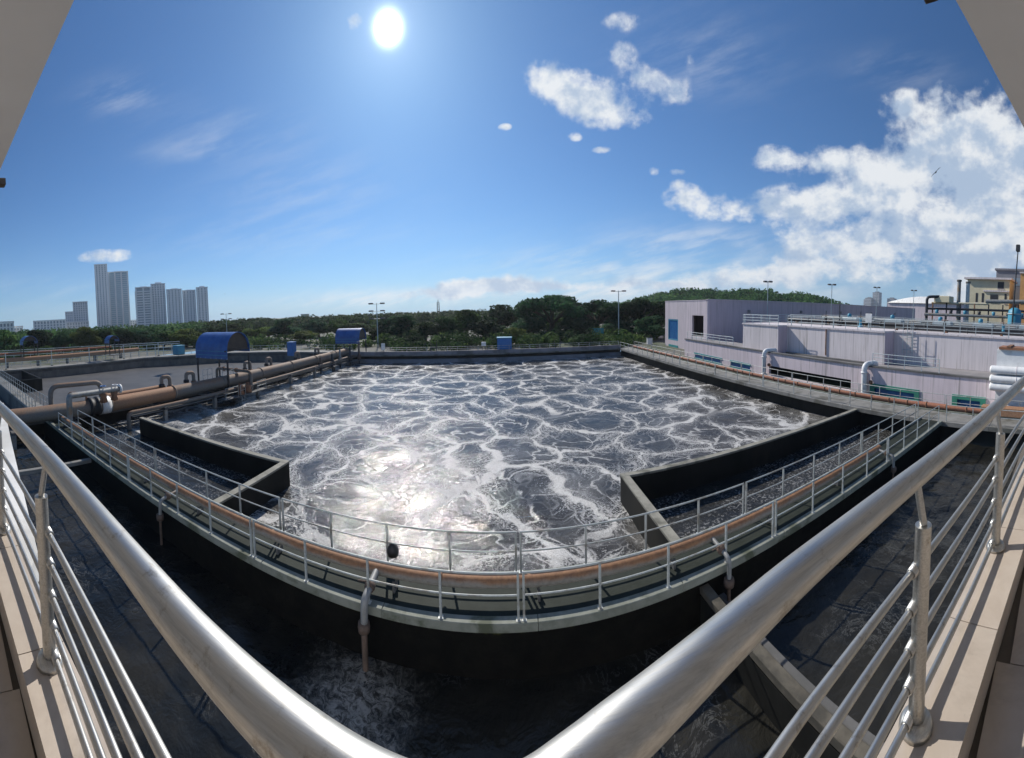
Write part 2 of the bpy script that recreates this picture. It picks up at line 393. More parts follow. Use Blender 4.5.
def make_foam_water():
    m, nt, b = mat_base('foam_water'); L = nt.links
    p = geo_pos(nt)
    def warp(vec, scale, amt, det=3):
        n = node(nt, 'ShaderNodeTexNoise'); n.inputs['Scale'].default_value = scale; n.inputs['Detail'].default_value = det; L.new(vec, n.inputs['Vector'])
        s = node(nt, 'ShaderNodeVectorMath', operation='SUBTRACT'); L.new(n.outputs['Color'], s.inputs[0]); s.inputs[1].default_value = (.5,.5,.5)
        k = node(nt, 'ShaderNodeVectorMath', operation='MULTIPLY'); L.new(s.outputs[0], k.inputs[0]); k.inputs[1].default_value = (amt,amt,0)
        a = node(nt, 'ShaderNodeVectorMath', operation='ADD'); L.new(vec, a.inputs[0]); L.new(k.outputs[0], a.inputs[1]); return a.outputs[0]
    w1 = warp(p, .22, 4.6); w2 = warp(w1, .95, 1.35, 6)
    def edge(vec, scale):
        v = node(nt, 'ShaderNodeTexVoronoi', feature='DISTANCE_TO_EDGE', voronoi_dimensions='2D'); v.inputs['Scale'].default_value = scale
        L.new(vec, v.inputs['Vector']); return v.outputs['Distance']
    low = noise(nt, .10, 3, .55, p); mid = noise(nt, .55, 5, .65, p); fine = noise(nt, 5.5, 6, .75, w2); grain = noise(nt, 20, 4, .8, p)
    e1 = edge(w2, .27); e2 = edge(w2, .66); e3 = edge(warp(w2, 3, .30), 2.0); e4 = edge(warp(w2, 5, .2), 4.6)
    wid = rmap(nt, mth(nt, 'ADD', mid, mth(nt, 'MULTIPLY', mth(nt,'SUBTRACT',low,.5), .9)), .36, .76, .024, .125)
    t1 = mth(nt, 'ADD', e1, mth(nt, 'MULTIPLY', mth(nt, 'SUBTRACT', fine, .5), .17))
    f1 = rmap(nt, t1, mth(nt,'MULTIPLY',wid,.45), wid, 1, 0)
    halo = rmap(nt, mth(nt, 'ADD', e1, mth(nt, 'MULTIPLY', mth(nt, 'SUBTRACT', mid, .5), .8)), .0, .34, 1, .15)
    t2 = mth(nt, 'ADD', e2, mth(nt, 'MULTIPLY', mth(nt, 'SUBTRACT', fine, .5), .18))
    f2 = mth(nt, 'MULTIPLY', rmap(nt, t2, .015, .075, 1, 0), rmap(nt, mid, .40, .60, .12, .85))
    t3 = mth(nt, 'ADD', e3, mth(nt, 'MULTIPLY', mth(nt, 'SUBTRACT', grain, .5), .25))
    f3 = mth(nt, 'MULTIPLY', rmap(nt, t3, .03, .12, 1, 0), mth(nt, 'MULTIPLY', halo, .62))
    # loose bubbles: specks that crowd towards the veins
    spk = noise(nt, 13, 4, .72, p); f4 = mth(nt, 'MULTIPLY', rmap(nt, mth(nt, 'ADD', spk, mth(nt, 'MULTIPLY', mth(nt, 'SUBTRACT', halo, .5), .17)), .575, .635), .75)
    f1 = mth(nt, 'MULTIPLY', f1, rmap(nt, spk, .30, .46, .66, 1))
    f2 = mth(nt, 'MULTIPLY', f2, rmap(nt, spk, .34, .50, .42, 1))
    film = mth(nt, 'MULTIPLY', rmap(nt, noise(nt, .35, 6, .7, w2), .42, .72), mth(nt, 'MULTIPLY', rmap(nt, low, .35, .65, .10, .45), rmap(nt, grain, .35, .6, .5, 1)))
    foam = mth(nt, 'MAXIMUM', mth(nt, 'MAXIMUM', f1, f2), mth(nt, 'MAXIMUM', mth(nt, 'MAXIMUM', f3, f4), film))
    foam = mth(nt, 'MULTIPLY', foam, rmap(nt, mth(nt, 'ADD', mth(nt, 'MULTIPLY', grain, .5), mth(nt, 'MULTIPLY', noise(nt, 48, 3, .8, p), .5)), .36, .56, .34, 1))
    # open patches where the boil pushes the froth aside, more of them by the walkway
    gy_ = node(nt, 'ShaderNodeNewGeometry'); sy_ = node(nt, 'ShaderNodeSeparateXYZ'); L.new(gy_.outputs['Position'], sy_.inputs[0])
    clr = mth(nt, 'ADD', noise(nt, .21, 4, .6, w1), rmap(nt, sy_.outputs[1], 9, 17, .13, 0))
    foam = mth(nt, 'MULTIPLY', foam, rmap(nt, clr, .57, .70, 1, .35))
    wc = mixc(nt, rmap(nt, mid, .35, .65), (.030,.029,.028), (.062,.057,.050))
    fc = mixc(nt, rmap(nt, fine, .35, .65), (.58,.56,.53), (.72,.71,.69))
    L.new(mixc(nt, foam, wc, fc), b.inputs['Base Color'])
    L.new(rmap(nt, foam, .30, .70, .05, .85), b.inputs['Roughness'])
    b.inputs['Specular IOR Level'].default_value = .5; b.inputs['IOR'].default_value = 1.33
    hgt = mth(nt, 'ADD', mth(nt, 'MULTIPLY', noise(nt, 1.5, 4, .6, w1), 1.0), mth(nt, 'ADD', mth(nt, 'MULTIPLY', noise(nt, 9, 3, .65, p), .42), mth(nt, 'MULTIPLY', foam, .10)))
    bump(nt, b, hgt, .9, .052); return m
M['foam_water'] = make_foam_water()
def make_dark_water(name, c1, c2, bs, scale=1.5, swirl=0.0, flecks=0.0):
    m, nt, b = mat_base(name); p = geo_pos(nt)
    n = noise(nt, .35, 5, .6, p, .8); col = mixc(nt, rmap(nt, n, .35, .65), c1, c2)
    if swirl:
        w = noise(nt, 1.2, 6, .7, p, 2.5); th = rmap(nt, mth(nt, 'ABSOLUTE', mth(nt, 'SUBTRACT', w, .5)), 0, .022, 1, 0)
        g = rmap(nt, noise(nt, .45, 3, .5, p), .52, .66)
        col = mixc(nt, mth(nt, 'MULTIPLY', mth(nt, 'MULTIPLY', th, g), swirl), col, (.42,.42,.40))
    if flecks:
        g = rmap(nt, noise(nt, 9, 5, .75, p), .50, .62); q = rmap(nt, noise(nt, .5, 4, .6, p), .38, .6)
        col = mixc(nt, mth(nt, 'MULTIPLY', mth(nt, 'MULTIPLY', g, q), flecks), col, (.48,.47,.45))
    nt.links.new(col, b.inputs['Base Color']); b.inputs['Roughness'].default_value = .06; b.inputs['IOR'].default_value = 1.33
    h = mth(nt, 'ADD', noise(nt, scale, 4, .6, p, .6), mth(nt, 'MULTIPLY', noise(nt, scale*5, 3, .6, p), .22))
    bump(nt, b, h, bs, .10); return m
M['dark_water'] = make_dark_water('dark_water', (.010,.011,.011), (.026,.024,.019), .6, 1.6, .16)
def churn(mat):
    # pale aerated plume under the branch pipe
    nt = mat.node_tree; b = nt.nodes['Principled BSDF']; old = b.inputs['Base Color'].links[0].from_socket
    p = geo_pos(nt); d = node(nt, 'ShaderNodeVectorMath', operation='DISTANCE'); nt.links.new(p, d.inputs[0]); d.inputs[1].default_value = (-3.2, 6.35, -1.3)
    w = noise(nt, 1.4, 6, .65, p, 1.6)
    k = rmap(nt, mth(nt, 'ADD', d.outputs['Value'], mth(nt, 'MULTIPLY', mth(nt, 'SUBTRACT', w, .5), 2.6)), .1, 1.7, .85, 0)
    k = mth(nt, 'MULTIPLY', k, rmap(nt, noise(nt, 5, 6, .78, p, 1.2), .40, .60, .12, 1))
    nt.links.new(mixc(nt, k, old, (.36,.34,.30)), b.inputs['Base Color'])
churn(M['dark_water'])
M['scum_water'] = make_dark_water('scum_water', (.022,.022,.021), (.035,.034,.031), .5, 2.5, 0, .6)
M['calm_water'] = make_dark_water('calm_water', (.10,.098,.097), (.125,.121,.118), .10, 1.0)
_b = M['calm_water'].node_tree.nodes['Principled BSDF']; _b.inputs['Roughness'].default_value = .45; _b.inputs['Specular IOR Level'].default_value = .12

def make_leaf(name, c1, c2, c3):
    m, nt, b = mat_base(name)
    g = node(nt, 'ShaderNodeNewGeometry'); oi = node(nt, 'ShaderNodeObjectInfo')
    n = noise(nt, .30, 3, .6, geo_pos(nt)); n5 = noise(nt, .11, 2, .5, geo_pos(nt))
    col = mixc(nt, g.outputs['Random Per Island'], c1, c2)
    col = mixc(nt, rmap(nt, n, .45, .62), col, c3)
    col = mixc(nt, rmap(nt, n5, .42, .60), tuple(x*.62 for x in c1), col)
    hs = node(nt, 'ShaderNodeHueSaturation'); nt.links.new(col, hs.inputs['Color'])
    nt.links.new(rmap(nt, oi.outputs['Random'], 0, 1, .55, 1.45, False), hs.inputs['Value'])
    nt.links.new(rmap(nt, oi.outputs['Random'], 0, 1, .475, .515, False), hs.inputs['Hue'])
    nt.links.new(hs.outputs[0], b.inputs['Base Color']); b.inputs['Roughness'].default_value = .8; b.inputs['Specular IOR Level'].default_value = .06
    tr = node(nt, 'ShaderNodeBsdfTranslucent'); nt.links.new(hs.outputs[0], tr.inputs['Color'])
    mx = node(nt, 'ShaderNodeMixShader'); mx.inputs[0].default_value = .35
    nt.links.new(b.outputs[0], mx.inputs[1]); nt.links.new(tr.outputs[0], mx.inputs[2])
    nt.links.new(mx.outputs[0], nt.nodes['Material Output'].inputs['Surface']); return m
M['leaf_dark'] = make_leaf('leaf_dark', (0.034,0.084,0.037), (0.055,0.124,0.048), (0.050,0.114,0.042))
M['leaf_mid'] = make_leaf('leaf_mid', (0.053,0.111,0.032), (0.082,0.153,0.045), (0.095,0.161,0.042))
M['leaf_light'] = make_leaf('leaf_light', (0.112,0.165,0.037), (0.165,0.218,0.055), (0.145,0.198,0.040))
M['leaf_hill'] = make_leaf('leaf_hill', (0.048,0.103,0.037), (0.077,0.143,0.048), (0.095,0.156,0.048))
M['leaf_under'] = make_leaf('leaf_under', (0.040,0.082,0.029), (0.073,0.129,0.040), (0.112,0.165,0.045))
def make_ground():
    m, nt, b = mat_base('ground'); p = geo_pos(nt)
    n = noise(nt, .08, 6, .6, p); n2 = noise(nt, 1.5, 6, .65, p)
    col = mixc(nt, rmap(nt, n, .45, .58), (.13,.125,.11), (.055,.075,.03)); col = mixc(nt, rmap(nt, n2, .45, .7, 0, .5), col, (.09,.09,.065))
    nt.links.new(col, b.inputs['Base Color']); b.inputs['Roughness'].default_value = .95; return m
M['ground'] = make_ground()

# ------------------------------------------------------------------ ground, water
WZ = -1.3
def structure(name, mb, mat):
    o = part(name, mb, mat); o['kind'] = 'structure'; return o
g = MB(); B = 1850
for (x0, x1, y0, y1) in ((-B, B, 60.5, B), (-B, B, -B, -12), (-B, -66, -12, 60.5), (23.9, B, -12, 60.5)):
    nx = 6; ny = 6
    for i in range(nx):
        for j in range(ny):
            a, b_ = x0+(x1-x0)*i/nx, x0+(x1-x0)*(i+1)/nx; c, d = y0+(y1-y0)*j/ny, y0+(y1-y0)*(j+1)/ny
            g.add([(a,c,-.5),(b_,c,-.5),(b_,d,-.5),(a,d,-.5)], [(0,1,2,3)])
structure('ground', g, M['ground'])
def water(x0, x1, y0, y1, z, mat, step, amp, sc_=.7):
    from mathutils import noise as mn
    mb = MB(); nx = max(1, int((x1-x0)/step)); ny = max(1, int((y1-y0)/step)); v = []
    for j in range(ny+1):
        for i in range(nx+1):
            x = x0+(x1-x0)*i/nx; y = y0+(y1-y0)*j/ny
            h = amp*(mn.noise(Vector((x*sc_, y*sc_, 1.7)))+.5*mn.noise(Vector((x*sc_*2.3, y*sc_*2.3, 9))))
            v.append((x, y, z+h))
    mb.add(v, [(j*(nx+1)+i, j*(nx+1)+i+1, (j+1)*(nx+1)+i+1, (j+1)*(nx+1)+i) for j in range(ny) for i in range(nx)], True)
    return structure('water', mb, mat)
water(-27.2, 21.4, 13.5, 57.5, WZ, M['foam_water'], .35, .05)
water(-9.8, 4.6, 8.5, 13.5, WZ, M['foam_water'], .25, .06)
water(-27.2, -9.8, 8.5, 13.5, WZ, M['scum_water'], .3, .03)
water(4.6, 21.4, 8.5, 13.5, WZ, M['scum_water'], .3, .03)
water(-27.2, 21.4, -.5, 7.6, WZ, M['dark_water'], .16, .06, 1.1)
water(-62, -27.4, -2, 60, WZ-.55, M['calm_water'], 1.0, .008)

# ------------------------------------------------------------------ tank walls and walkways
def tank_wall(name, label, cat, poly, edges, wall_mat, depth=-2.4, over=.35, group=None, slab_mat='concrete', thick=.28):
    """a walkway slab on a wall: poly is the slab outline, edges the kerbed sides"""
    t = thing(name, label, cat, (poly[0][0], poly[0][1], 0), group)
    part('slab', MB().prism(poly, -thick, 0), M[slab_mat], t)
    cx = sum(p[0] for p in poly)/len(poly); cy = sum(p[1] for p in poly)/len(poly)
    def inset(p, k):
        v = Vector((cx-p[0], cy-p[1])); return p
    return t
# front walkway between the balcony and the aeration tank
t = thing('walkway', 'dark concrete walkway crossing in front of the foaming tank with pale mossy kerbs', 'walkway', (0,8,0))
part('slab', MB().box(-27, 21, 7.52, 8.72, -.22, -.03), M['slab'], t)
for y0, y1 in ((7.3, 7.516), (8.724, 8.86)):
    k = -27
    while k < 21:
        x1 = min(k+3.45, 21)
        part('kerb', MB().bevel_box(k+.006, x1-.006, y0, y1, -.16, .05, .012), M['kerb'], t, loc=(k, y0, 0)); k = x1
part('wall', MB().box(-27, 21, 7.42, 8.76, -2.4, -.223), M['mosswall'], t)
# right walkway
t = thing('walkway', 'grey concrete walkway along the right side of the tank, beside the lilac buildings', 'walkway', (22.4, 20, 0))
k = -6.0
while k < 57:
    y1 = min(k+5.2, 57)
    part('slab', MB().bevel_box(21.0, 23.82, k+.01, y1-.01, -.30, 0, .015), M['concrete'], t, loc=(21, k, 0)); k = y1
part('wall', MB().box(21.45, 23.5, -6, 57, -2.4, -.303), M['wetwall'], t)
part('pipe_plinth', MB().box(23.02, 23.56, -6, 56.5, .003, .10), M['kerb'], t)
# far walkway, a step back over a ledge
t = thing('walkway', 'grey concrete walkway along the far end of the foaming tank, in front of the trees', 'walkway', (0, 55, 0))
def fy(x): return 53.2+(x+24)*.082
for i in range(8):
    x0 = -26+i*5.66; x1 = x0+5.66
    poly = [(x0+.01, fy(x0)), (x1-.01, fy(x1)), (x1-.01, fy(x1)+3.0), (x0+.01, fy(x0)+3.0)]
    part('slab', MB().prism(poly, -.22, 0), M['concrete'], t, loc=(x0, fy(x0), 0))
for i in range(8):
    x0 = -26+i*5.66; x1 = x0+5.66
    part('parapet', MB().prism([(x0+.012, fy(x0)-.03), (x1-.012, fy(x1)-.03), (x1-.012, fy(x1)+.25), (x0+.012, fy(x0)+.25)], .003, .52), M['parapet'], t, loc=(x0, fy(x0), 0))
part('wall', MB().prism([(-26, fy(-26)+.55), (19.3, fy(19.3)+.55), (19.3, fy(19.3)+2.8), (-26, fy(-26)+2.8)], -2.4, -.223), M['wetwall'], t)
part('ledge', MB().prism([(-26, fy(-26)+.05), (19.3, fy(19.3)+.05), (19.3, fy(19.3)+.547), (-26, fy(-26)+.547)], -2.4, -.72), M['parapet'], t)
# left dividing wall under the pipe bridge
t = thing('tank_wall', 'dark dividing wall under the pipe bridge left of the foaming tank', 'wall', (-26.9, 30, 0))
part('wall', MB().box(-27.38, -26.6, -2, 56, -2.4, -.45), M['wetwall'], t)
part('coping', MB().box(-27.5, -26.4, -2, 56, -.447, -.30), M['greywall'], t)
# baffle walls (L shaped) standing in the foaming tank
def baffle(label, xc, xe, loc):
    t = thing('baffle_wall', label, 'wall', loc, None)
    a, b_ = sorted((xc, xe)); s = 1 if xe > xc else -1
    part('long_wall', MB().box(a, b_, 13.45, 13.72, -2.4, -.20), M['wetwall'], t)
    part('side_wall', MB().box(min(xc, xc+s*.28), max(xc, xc+s*.28), 8.87, 13.447, -2.4, -.20), M['wetwall'], t)
    part('long_coping', MB().bevel_box(a-.02 if s > 0 else a, b_ if s > 0 else b_+.02, 13.43, 13.74, -.197, -.10, .01), M['coping'], t)
    part('side_coping', MB().bevel_box(min(xc-s*.02, xc+s*.30), max(xc-s*.02, xc+s*.30), 8.87, 13.427, -.197, -.10, .01), M['coping'], t)
baffle('dark L-shaped baffle wall in the tank at right, pale coping, below the lilac buildings', 4.6, 21.4, (4.6, 13.5, 0))
baffle('dark L-shaped baffle wall in the tank at left, beside the pipe bridge', -9.75, -22.5, (-9.75, 13.5, 0))
# cross beams of the near channel
t = thing('channel_wall', 'weathered concrete beam crossing the near channel right of centre', 'wall', (4.7, 4, -.3))
part('beam', MB().bevel_box(4.58, 4.82, .9, 7.41, -.50, -.30, .015), M['old_concrete'], t)
part('wall', MB().box(4.6, 4.82, .9, 7.41, -2.4, -.553), M['wetwall'], t)
part('ledge', MB().bevel_box(5.15, 5.33, .9, 7.41, -.95, -.78, .015), M['greywall'], t)
t = thing('channel_beam', 'thin pale beam crossing the near channel at far left', 'beam', (-17.7, 4, -.3))
part('beam', MB().bevel_box(-17.85, -17.6, .9, 7.41, -.50, -.30, .015), M['concrete'], t)

# ------------------------------------------------------------------ railings
post_mesh = MB().box(-.024, .024, -.024, .024, .011, 1.03).box(-.055, .055, -.055, .055, 0, .010).mesh('post', M['rail_paint'])
post_pale = MB().box(-.022, .022, -.022, .022, .011, 1.03).box(-.05, .05, -.05, .05, 0, .010).mesh('post', M['pale_rail'])
post_short = MB().box(-.024, .024, -.024, .024, .011, .60).box(-.055, .055, -.055, .055, 0, .010).mesh('post', M['rail_paint'])
def railing(label, p0, p1, bay=1.72, per=4, mat='rail_paint', gap=.06, hgt=1.05, group=None, mids=(.55,), r=.022, phase=0):
    p0 = Vector(p0); p1 = Vector(p1); d = p1-p0; Ln = d.length; d.normalize(); ang = math.atan2(d.y, d.x)
    t = thing('railing', label, 'railing', p0, group); pm = (post_mesh if hgt > .8 else post_short) if mat == 'rail_paint' else post_pale
    s = 0.0; first = True; plen = bay*per
    cuts = [0.0]; k = phase if phase else plen
    while k < Ln-.4: cuts.append(k); k += plen
    cuts.append(Ln)
    for a, b_ in zip(cuts[:-1], cuts[1:]):
        a2, b2 = a+gap, b_-gap; n = max(1, round((b2-a2)/bay))
        for i in range(n+1): inst('post', pm, t, p0+d*(a2+(b2-a2)*i/n), ang)
        q0, q1 = p0+d*(a2-.02), p0+d*(b2+.02); up = Vector((0,0,hgt))
        part('top_rail', MB().tube([q0+up, q1+up], r*1.1, 8), M[mat], t, loc=q0)
        for mz in mids:
            u2 = Vector((0,0,mz)); part('mid_rail', MB().tube([q0+u2, q1+u2], r*.9, 8), M[mat], t, loc=q0)
    return t
railing('long pale railing on the near kerb of the front walkway', (-22.9,7.40,.05), (20.6,7.40,.05), 1.72, 4, phase=2.5)
railing('long pale railing on the tank side of the front walkway, behind the rusty pipe', (-22.9,8.80,.05), (20.2,8.80,.05), 1.72, 4, phase=2.5)
railing('pale railing on the water edge of the right walkway, nearest the foam', (21.1,9.0,0), (21.1,56.4,0), 1.75, 4)
railing('short pale railing on the right walkway over the near channel', (21.1,-5,0), (21.1,7.2,0), 1.75, 4)
railing('pale railing on the building side of the right walkway, beyond the rusty pipe', (23.74,-6,0), (23.74,56.4,0), 1.75, 4)
railing('grey railing along the far walkway in front of the trees', (-20,fy(-20)+.12,.52), (18.9,fy(18.9)+.12,.52), 1.6, 5, mat='rail_paint', hgt=.62, mids=(.32,))

# ------------------------------------------------------------------ rusty air pipe on the front walkway
def flange_ring(c, rad, axis, w=.035):
    return MB().lathe(c, [(rad*.8,-w),(rad,-w),(rad,w),(rad*.8,w)], 18, axis)
t = thing('air_pipe', 'long rusty air pipe lying on saddles along the front walkway', 'pipe', (0, 8.05, .40))
R0 = .138
k = -24.0
while k < 14.0:
    x1 = min(k+5.6, 14.3)
    part('pipe_section', MB().tube([(k,8.05,.40),(x1,8.05,.40)], R0, 20), M['air_pipe'], t, loc=(k,8.05,.40))
    part('flange', flange_ring((x1,8.05,.40), R0+.03, 'x', .02), M['air_pipe'], t, loc=(x1,8.05,.40)); k = x1
sad = MB().box(-.05,.05,-.16,.16,0,.12).box(-.05,.05,-.16,-.10,.12,.27).box(-.05,.05,.10,.16,.12,.27).mesh('saddle', M['greywall'])
for i in range(11): inst('saddle', sad, t, (-23.4+i*3.44, 8.05, -.03)).scale = (.6, .85, 1)
def drop_pipe(x, big, label):
    b = part('branch_pipe', MB().tube(bend([(x,7.95,.40),(x,7.60,.36),(x,7.14,.30),(x-.02,7.12,-.45)], .16, 5), .06 if not big else .085, 12), M['grey_pipe'], t, label=label, loc=(x,7.9,.4))
    part('union', MB().lathe((x-.02,7.12,-.30), [(.05,-.10),(.13,-.10),(.14,0),(.13,.10),(.05,.10)], 14), M['brown_rust'], b)
    part('valve_body', MB().lathe((x,7.5,.355), [(.05,-.09),(.12,-.06),(.13,0),(.12,.06),(.05,.09)], 14, 'y'), M['brown_rust'], b)
    part('valve_handle', MB().tube([(x-.30,7.5,.43),(x+.02,7.5,.47)], .018, 8).tube([(x,7.5,.40),(x,7.5,.49)], .022, 8), M['brown_rust'], b)
    part('dip_pipe', MB().tube([(x-.02,7.12,-.46),(x-.02,7.12,-1.9)], .07 if big else .045, 12), M['brown_rust'], b)
drop_pipe(-3.2, True, 'thick grey branch pipe that drops into the near channel'); drop_pipe(5.3, False, 'thin branch pipe that drops beside the cross beam')
drop_pipe(14.1, False, 'thin rusty branch pipe with valve at the right end')
drop_pipe(-10.8, False, 'thin branch pipe that drops into the near channel at left')
o = tag(part('rag', MB().lathe((-3.05,8.80,.42), [(.02,-.16),(.15,-.14),(.17,0),(.11,.12),(.03,.18)], 9), M['black_rubber']), 'black rubber bundle hanging on the tank side railing post near centre', 'bundle')
o.location += Vector((0,0,0))
# splash where the branch pipe pours in
# rusty pipe along the right walkway
t = thing('air_pipe', 'rusty red brown pipe running along the right walkway on its building side', 'pipe', (23.28, 30, .30))
k = 4.9; i = 0
while k < 56:
    y1 = min(k+1.45, 56)
    part('pipe_section', MB().tube([(23.28,k,.31),(23.28,y1,.31)], .185, 16), M['red_pipe'], t, loc=(23.28,k,.31))
    part('flange', flange_ring((23.28,y1,.31), .225, 'y', .03), M['rust'], t, loc=(23.28,y1,.31)); k = y1
part('end_box', MB().bevel_box(22.95,23.6,2.0,5.3,.10,.72,.05), M['orange_pipe'], t, label='wider rusty box at the near end')

# the right walkway runs slightly inward towards its far end
for o in list(COL.objects):
    if o.parent is None and o.get('label') and any(k in o['label'] for k in ('right walkway', 'right side of the tank')):
        d = Vector((o.location.x-22, o.location.y-8, 0)); c_, s_ = math.cos(.045), math.sin(.045)
        o.location.x = 22+d.x*c_-d.y*s_; o.location.y = 8+d.x*s_+d.y*c_; o.rotation_euler.z = .045
structure('ground', MB().add([(22.6,6,-.5),(23.898,6,-.5),(23.898,60.498,-.5),(19.6,60.498,-.5),(20.2,57,-.5)], [(0,1,2,3,4)]), M['ground'])
# ------------------------------------------------------------------ pipe bridge on the left
t = thing('pipe_bridge', 'big rusty main pipe carried on piers along the left side of the foaming tank', 'pipe', (-25.2, 28, .6))
ys = [0.5, 5.5, 10.6, 12.4, 18.6, 24.6, 30.6, 36.6, 42.6, 48.6, 53.1]
for a, b_ in zip(ys[:-1], ys[1:]):
    part('pipe_section', MB().tube([(-25.2,a,.60),(-25.2,b_,.60)], .56, 24), M['main_pipe'], t, loc=(-25.2,a,.6))
    if a == 12.4: t.children[-1].data.materials[0] = M['orange_pipe']
    if a > 12: part('flange', flange_ring((-25.2,a,.60), .63, 'y', .05), M['main_pipe'], t, loc=(-25.2,a,.6))
part('black_coupling', MB().lathe((-25.2,11.0,.60), [(.5,-.42),(.74,-.42),(.74,-.2),(.68,-.15),(.68,.15),(.74,.2),(.74,.42),(.5,.42)], 24, 'y'), M['black_rubber'], t)
part('white_coupling', MB().lathe((-25.2,11.95,.60), [(.5,-.38),(.66,-.38),(.66,.38),(.5,.38)], 24, 'y'), M['white_paint'], t)
part('low_pipe', MB().tube(bend([(-24.0,13.4,-1.8),(-24.0,13.4,-.06),(-24.0,53,-.10)], .35), .17, 14), M['main_pipe'], t, label='thin lower pipe bending down into the water')
part('rear_pipe', MB().tube([(-26.5,12.4,.92),(-26.5,18.6,.92)], .27, 16), M['orange_pipe'], t, label='bright rusty orange pipe behind the main')
part('rear_pipe', MB().tube([(-26.4,19.0,.72),(-26.4,54,.62)], .20, 14), M['grey_pipe'], t, label='grey pipe behind the main')
for y in (4.5, 9.2, 16.8, 22.4, 28.6, 34.8, 40.4, 46.2, 51.8):
    pr = part('pier', MB().box(-24.1,-23.8,y-.15,y+.15,-2.4,-.30), M['grey_pipe'], t)
    part('cross_beam', MB().box(-26.2,-23.7,y-.17,y+.17,-.297,-.12), M['greywall'], t)
    part('saddle', MB().box(-25.7,-24.7,y-.12,y+.12,-.117,.12), M['dark_metal'], t)
part('catwalk', MB().box(-24.35,-23.72,13.6,53.8,-.36,-.30), M['greywall'], t)
t = thing('header_pipe', 'grey header pipe on a riser lying over the main pipe at the left corner', 'pipe', (-23.5, 8.45, 0))
part('riser', MB().tube(bend([(-23.5,8.45,-2.2),(-23.5,8.45,2.0),(-24.4,12.9,1.85)], .28), .21, 16), M['grey_pipe'], t)
part('end_flange', MB().lathe((-24.42,12.95,1.85), [(.02,-.08),(.34,-.08),(.36,0),(.34,.08),(.02,.08)], 18, 'y'), M['white_paint'], t)
part('valve', MB().lathe((-24.1,11.4,1.45), [(.1,-.42),(.32,-.36),(.24,0),(.34,.30),(.12,.40)], 14), M['rust'], t)
part('valve', MB().lathe((-24.3,12.4,1.40), [(.1,-.38),(.30,-.30),(.22,0),(.30,.26),(.12,.36)], 14), M['rust'], t)
part('handwheel', MB().lathe((-24.1,11.4,2.28), [(.20,-.025),(.25,0),(.20,.025),(.15,0),(.20,-.025)], 18), M['blue_cabin'], t)
part('handwheel', MB().lathe((-24.3,12.5,2.22), [(.20,-.025),(.25,0),(.20,.025),(.15,0),(.20,-.025)], 18), M['white_paint'], t)
t = thing('arch_pipe', 'rusty arched pipe loop standing behind the main pipe at the left corner', 'pipe', (-26.4, 10, .6))
part('loop', MB().tube(bend([(-26.4,8.0,-.2),(-26.4,8.0,2.32),(-26.4,12.3,2.22),(-26.4,12.3,.9)], .75, 7), .20, 16), M['main_pipe'], t)
part('small_loop', MB().tube(bend([(-26.0,9.3,.9),(-26.0,9.3,1.75),(-25.3,10.5,1.70),(-25.3,10.5,1.1)], .3, 5), .08, 12), M['rust'], t)
vents = [(18.4,'first'),(21.2,'second'),(29.4,''),(33.2,''),(39.4,''),(44.6,'')]
vlab = ['rusty gooseneck vent on the main pipe, left of the blue canopy and nearer the corner', 'rusty gooseneck vent beside the left post of the blue canopy',
        'rusty gooseneck vent just right of the blue canopy', 'tall rusty gooseneck vent, second to the right of the blue canopy',
        'grey gooseneck vent midway between the two blue canopies', 'far grey gooseneck vent nearest the far blue canopy']
for (y, _), lb in zip(vents, vlab):
    t = thing('gooseneck_vent', lb, 'vent pipe', (-26.0, y, 1), 'gooseneck vents on the pipe bridge')
    part('neck', MB().tube(bend([(-25.9,y+.45,.6),(-25.9,y+.45,1.95),(-25.9,y-.45,1.95),(-25.9,y-.45,1.35)], .42, 7), .17, 14), M['main_pipe'], t)
    part('cap', MB().lathe((-25.9,y-.45,1.25), [(.02,-.16),(.27,-.16),(.27,.06),(.18,.14)], 14), M['black_rubber'], t)
    part('base_flange', MB().lathe((-25.9,y+.45,1.08), [(.16,-.05),(.27,-.05),(.27,.05),(.16,.05)], 14), M['rust'], t)

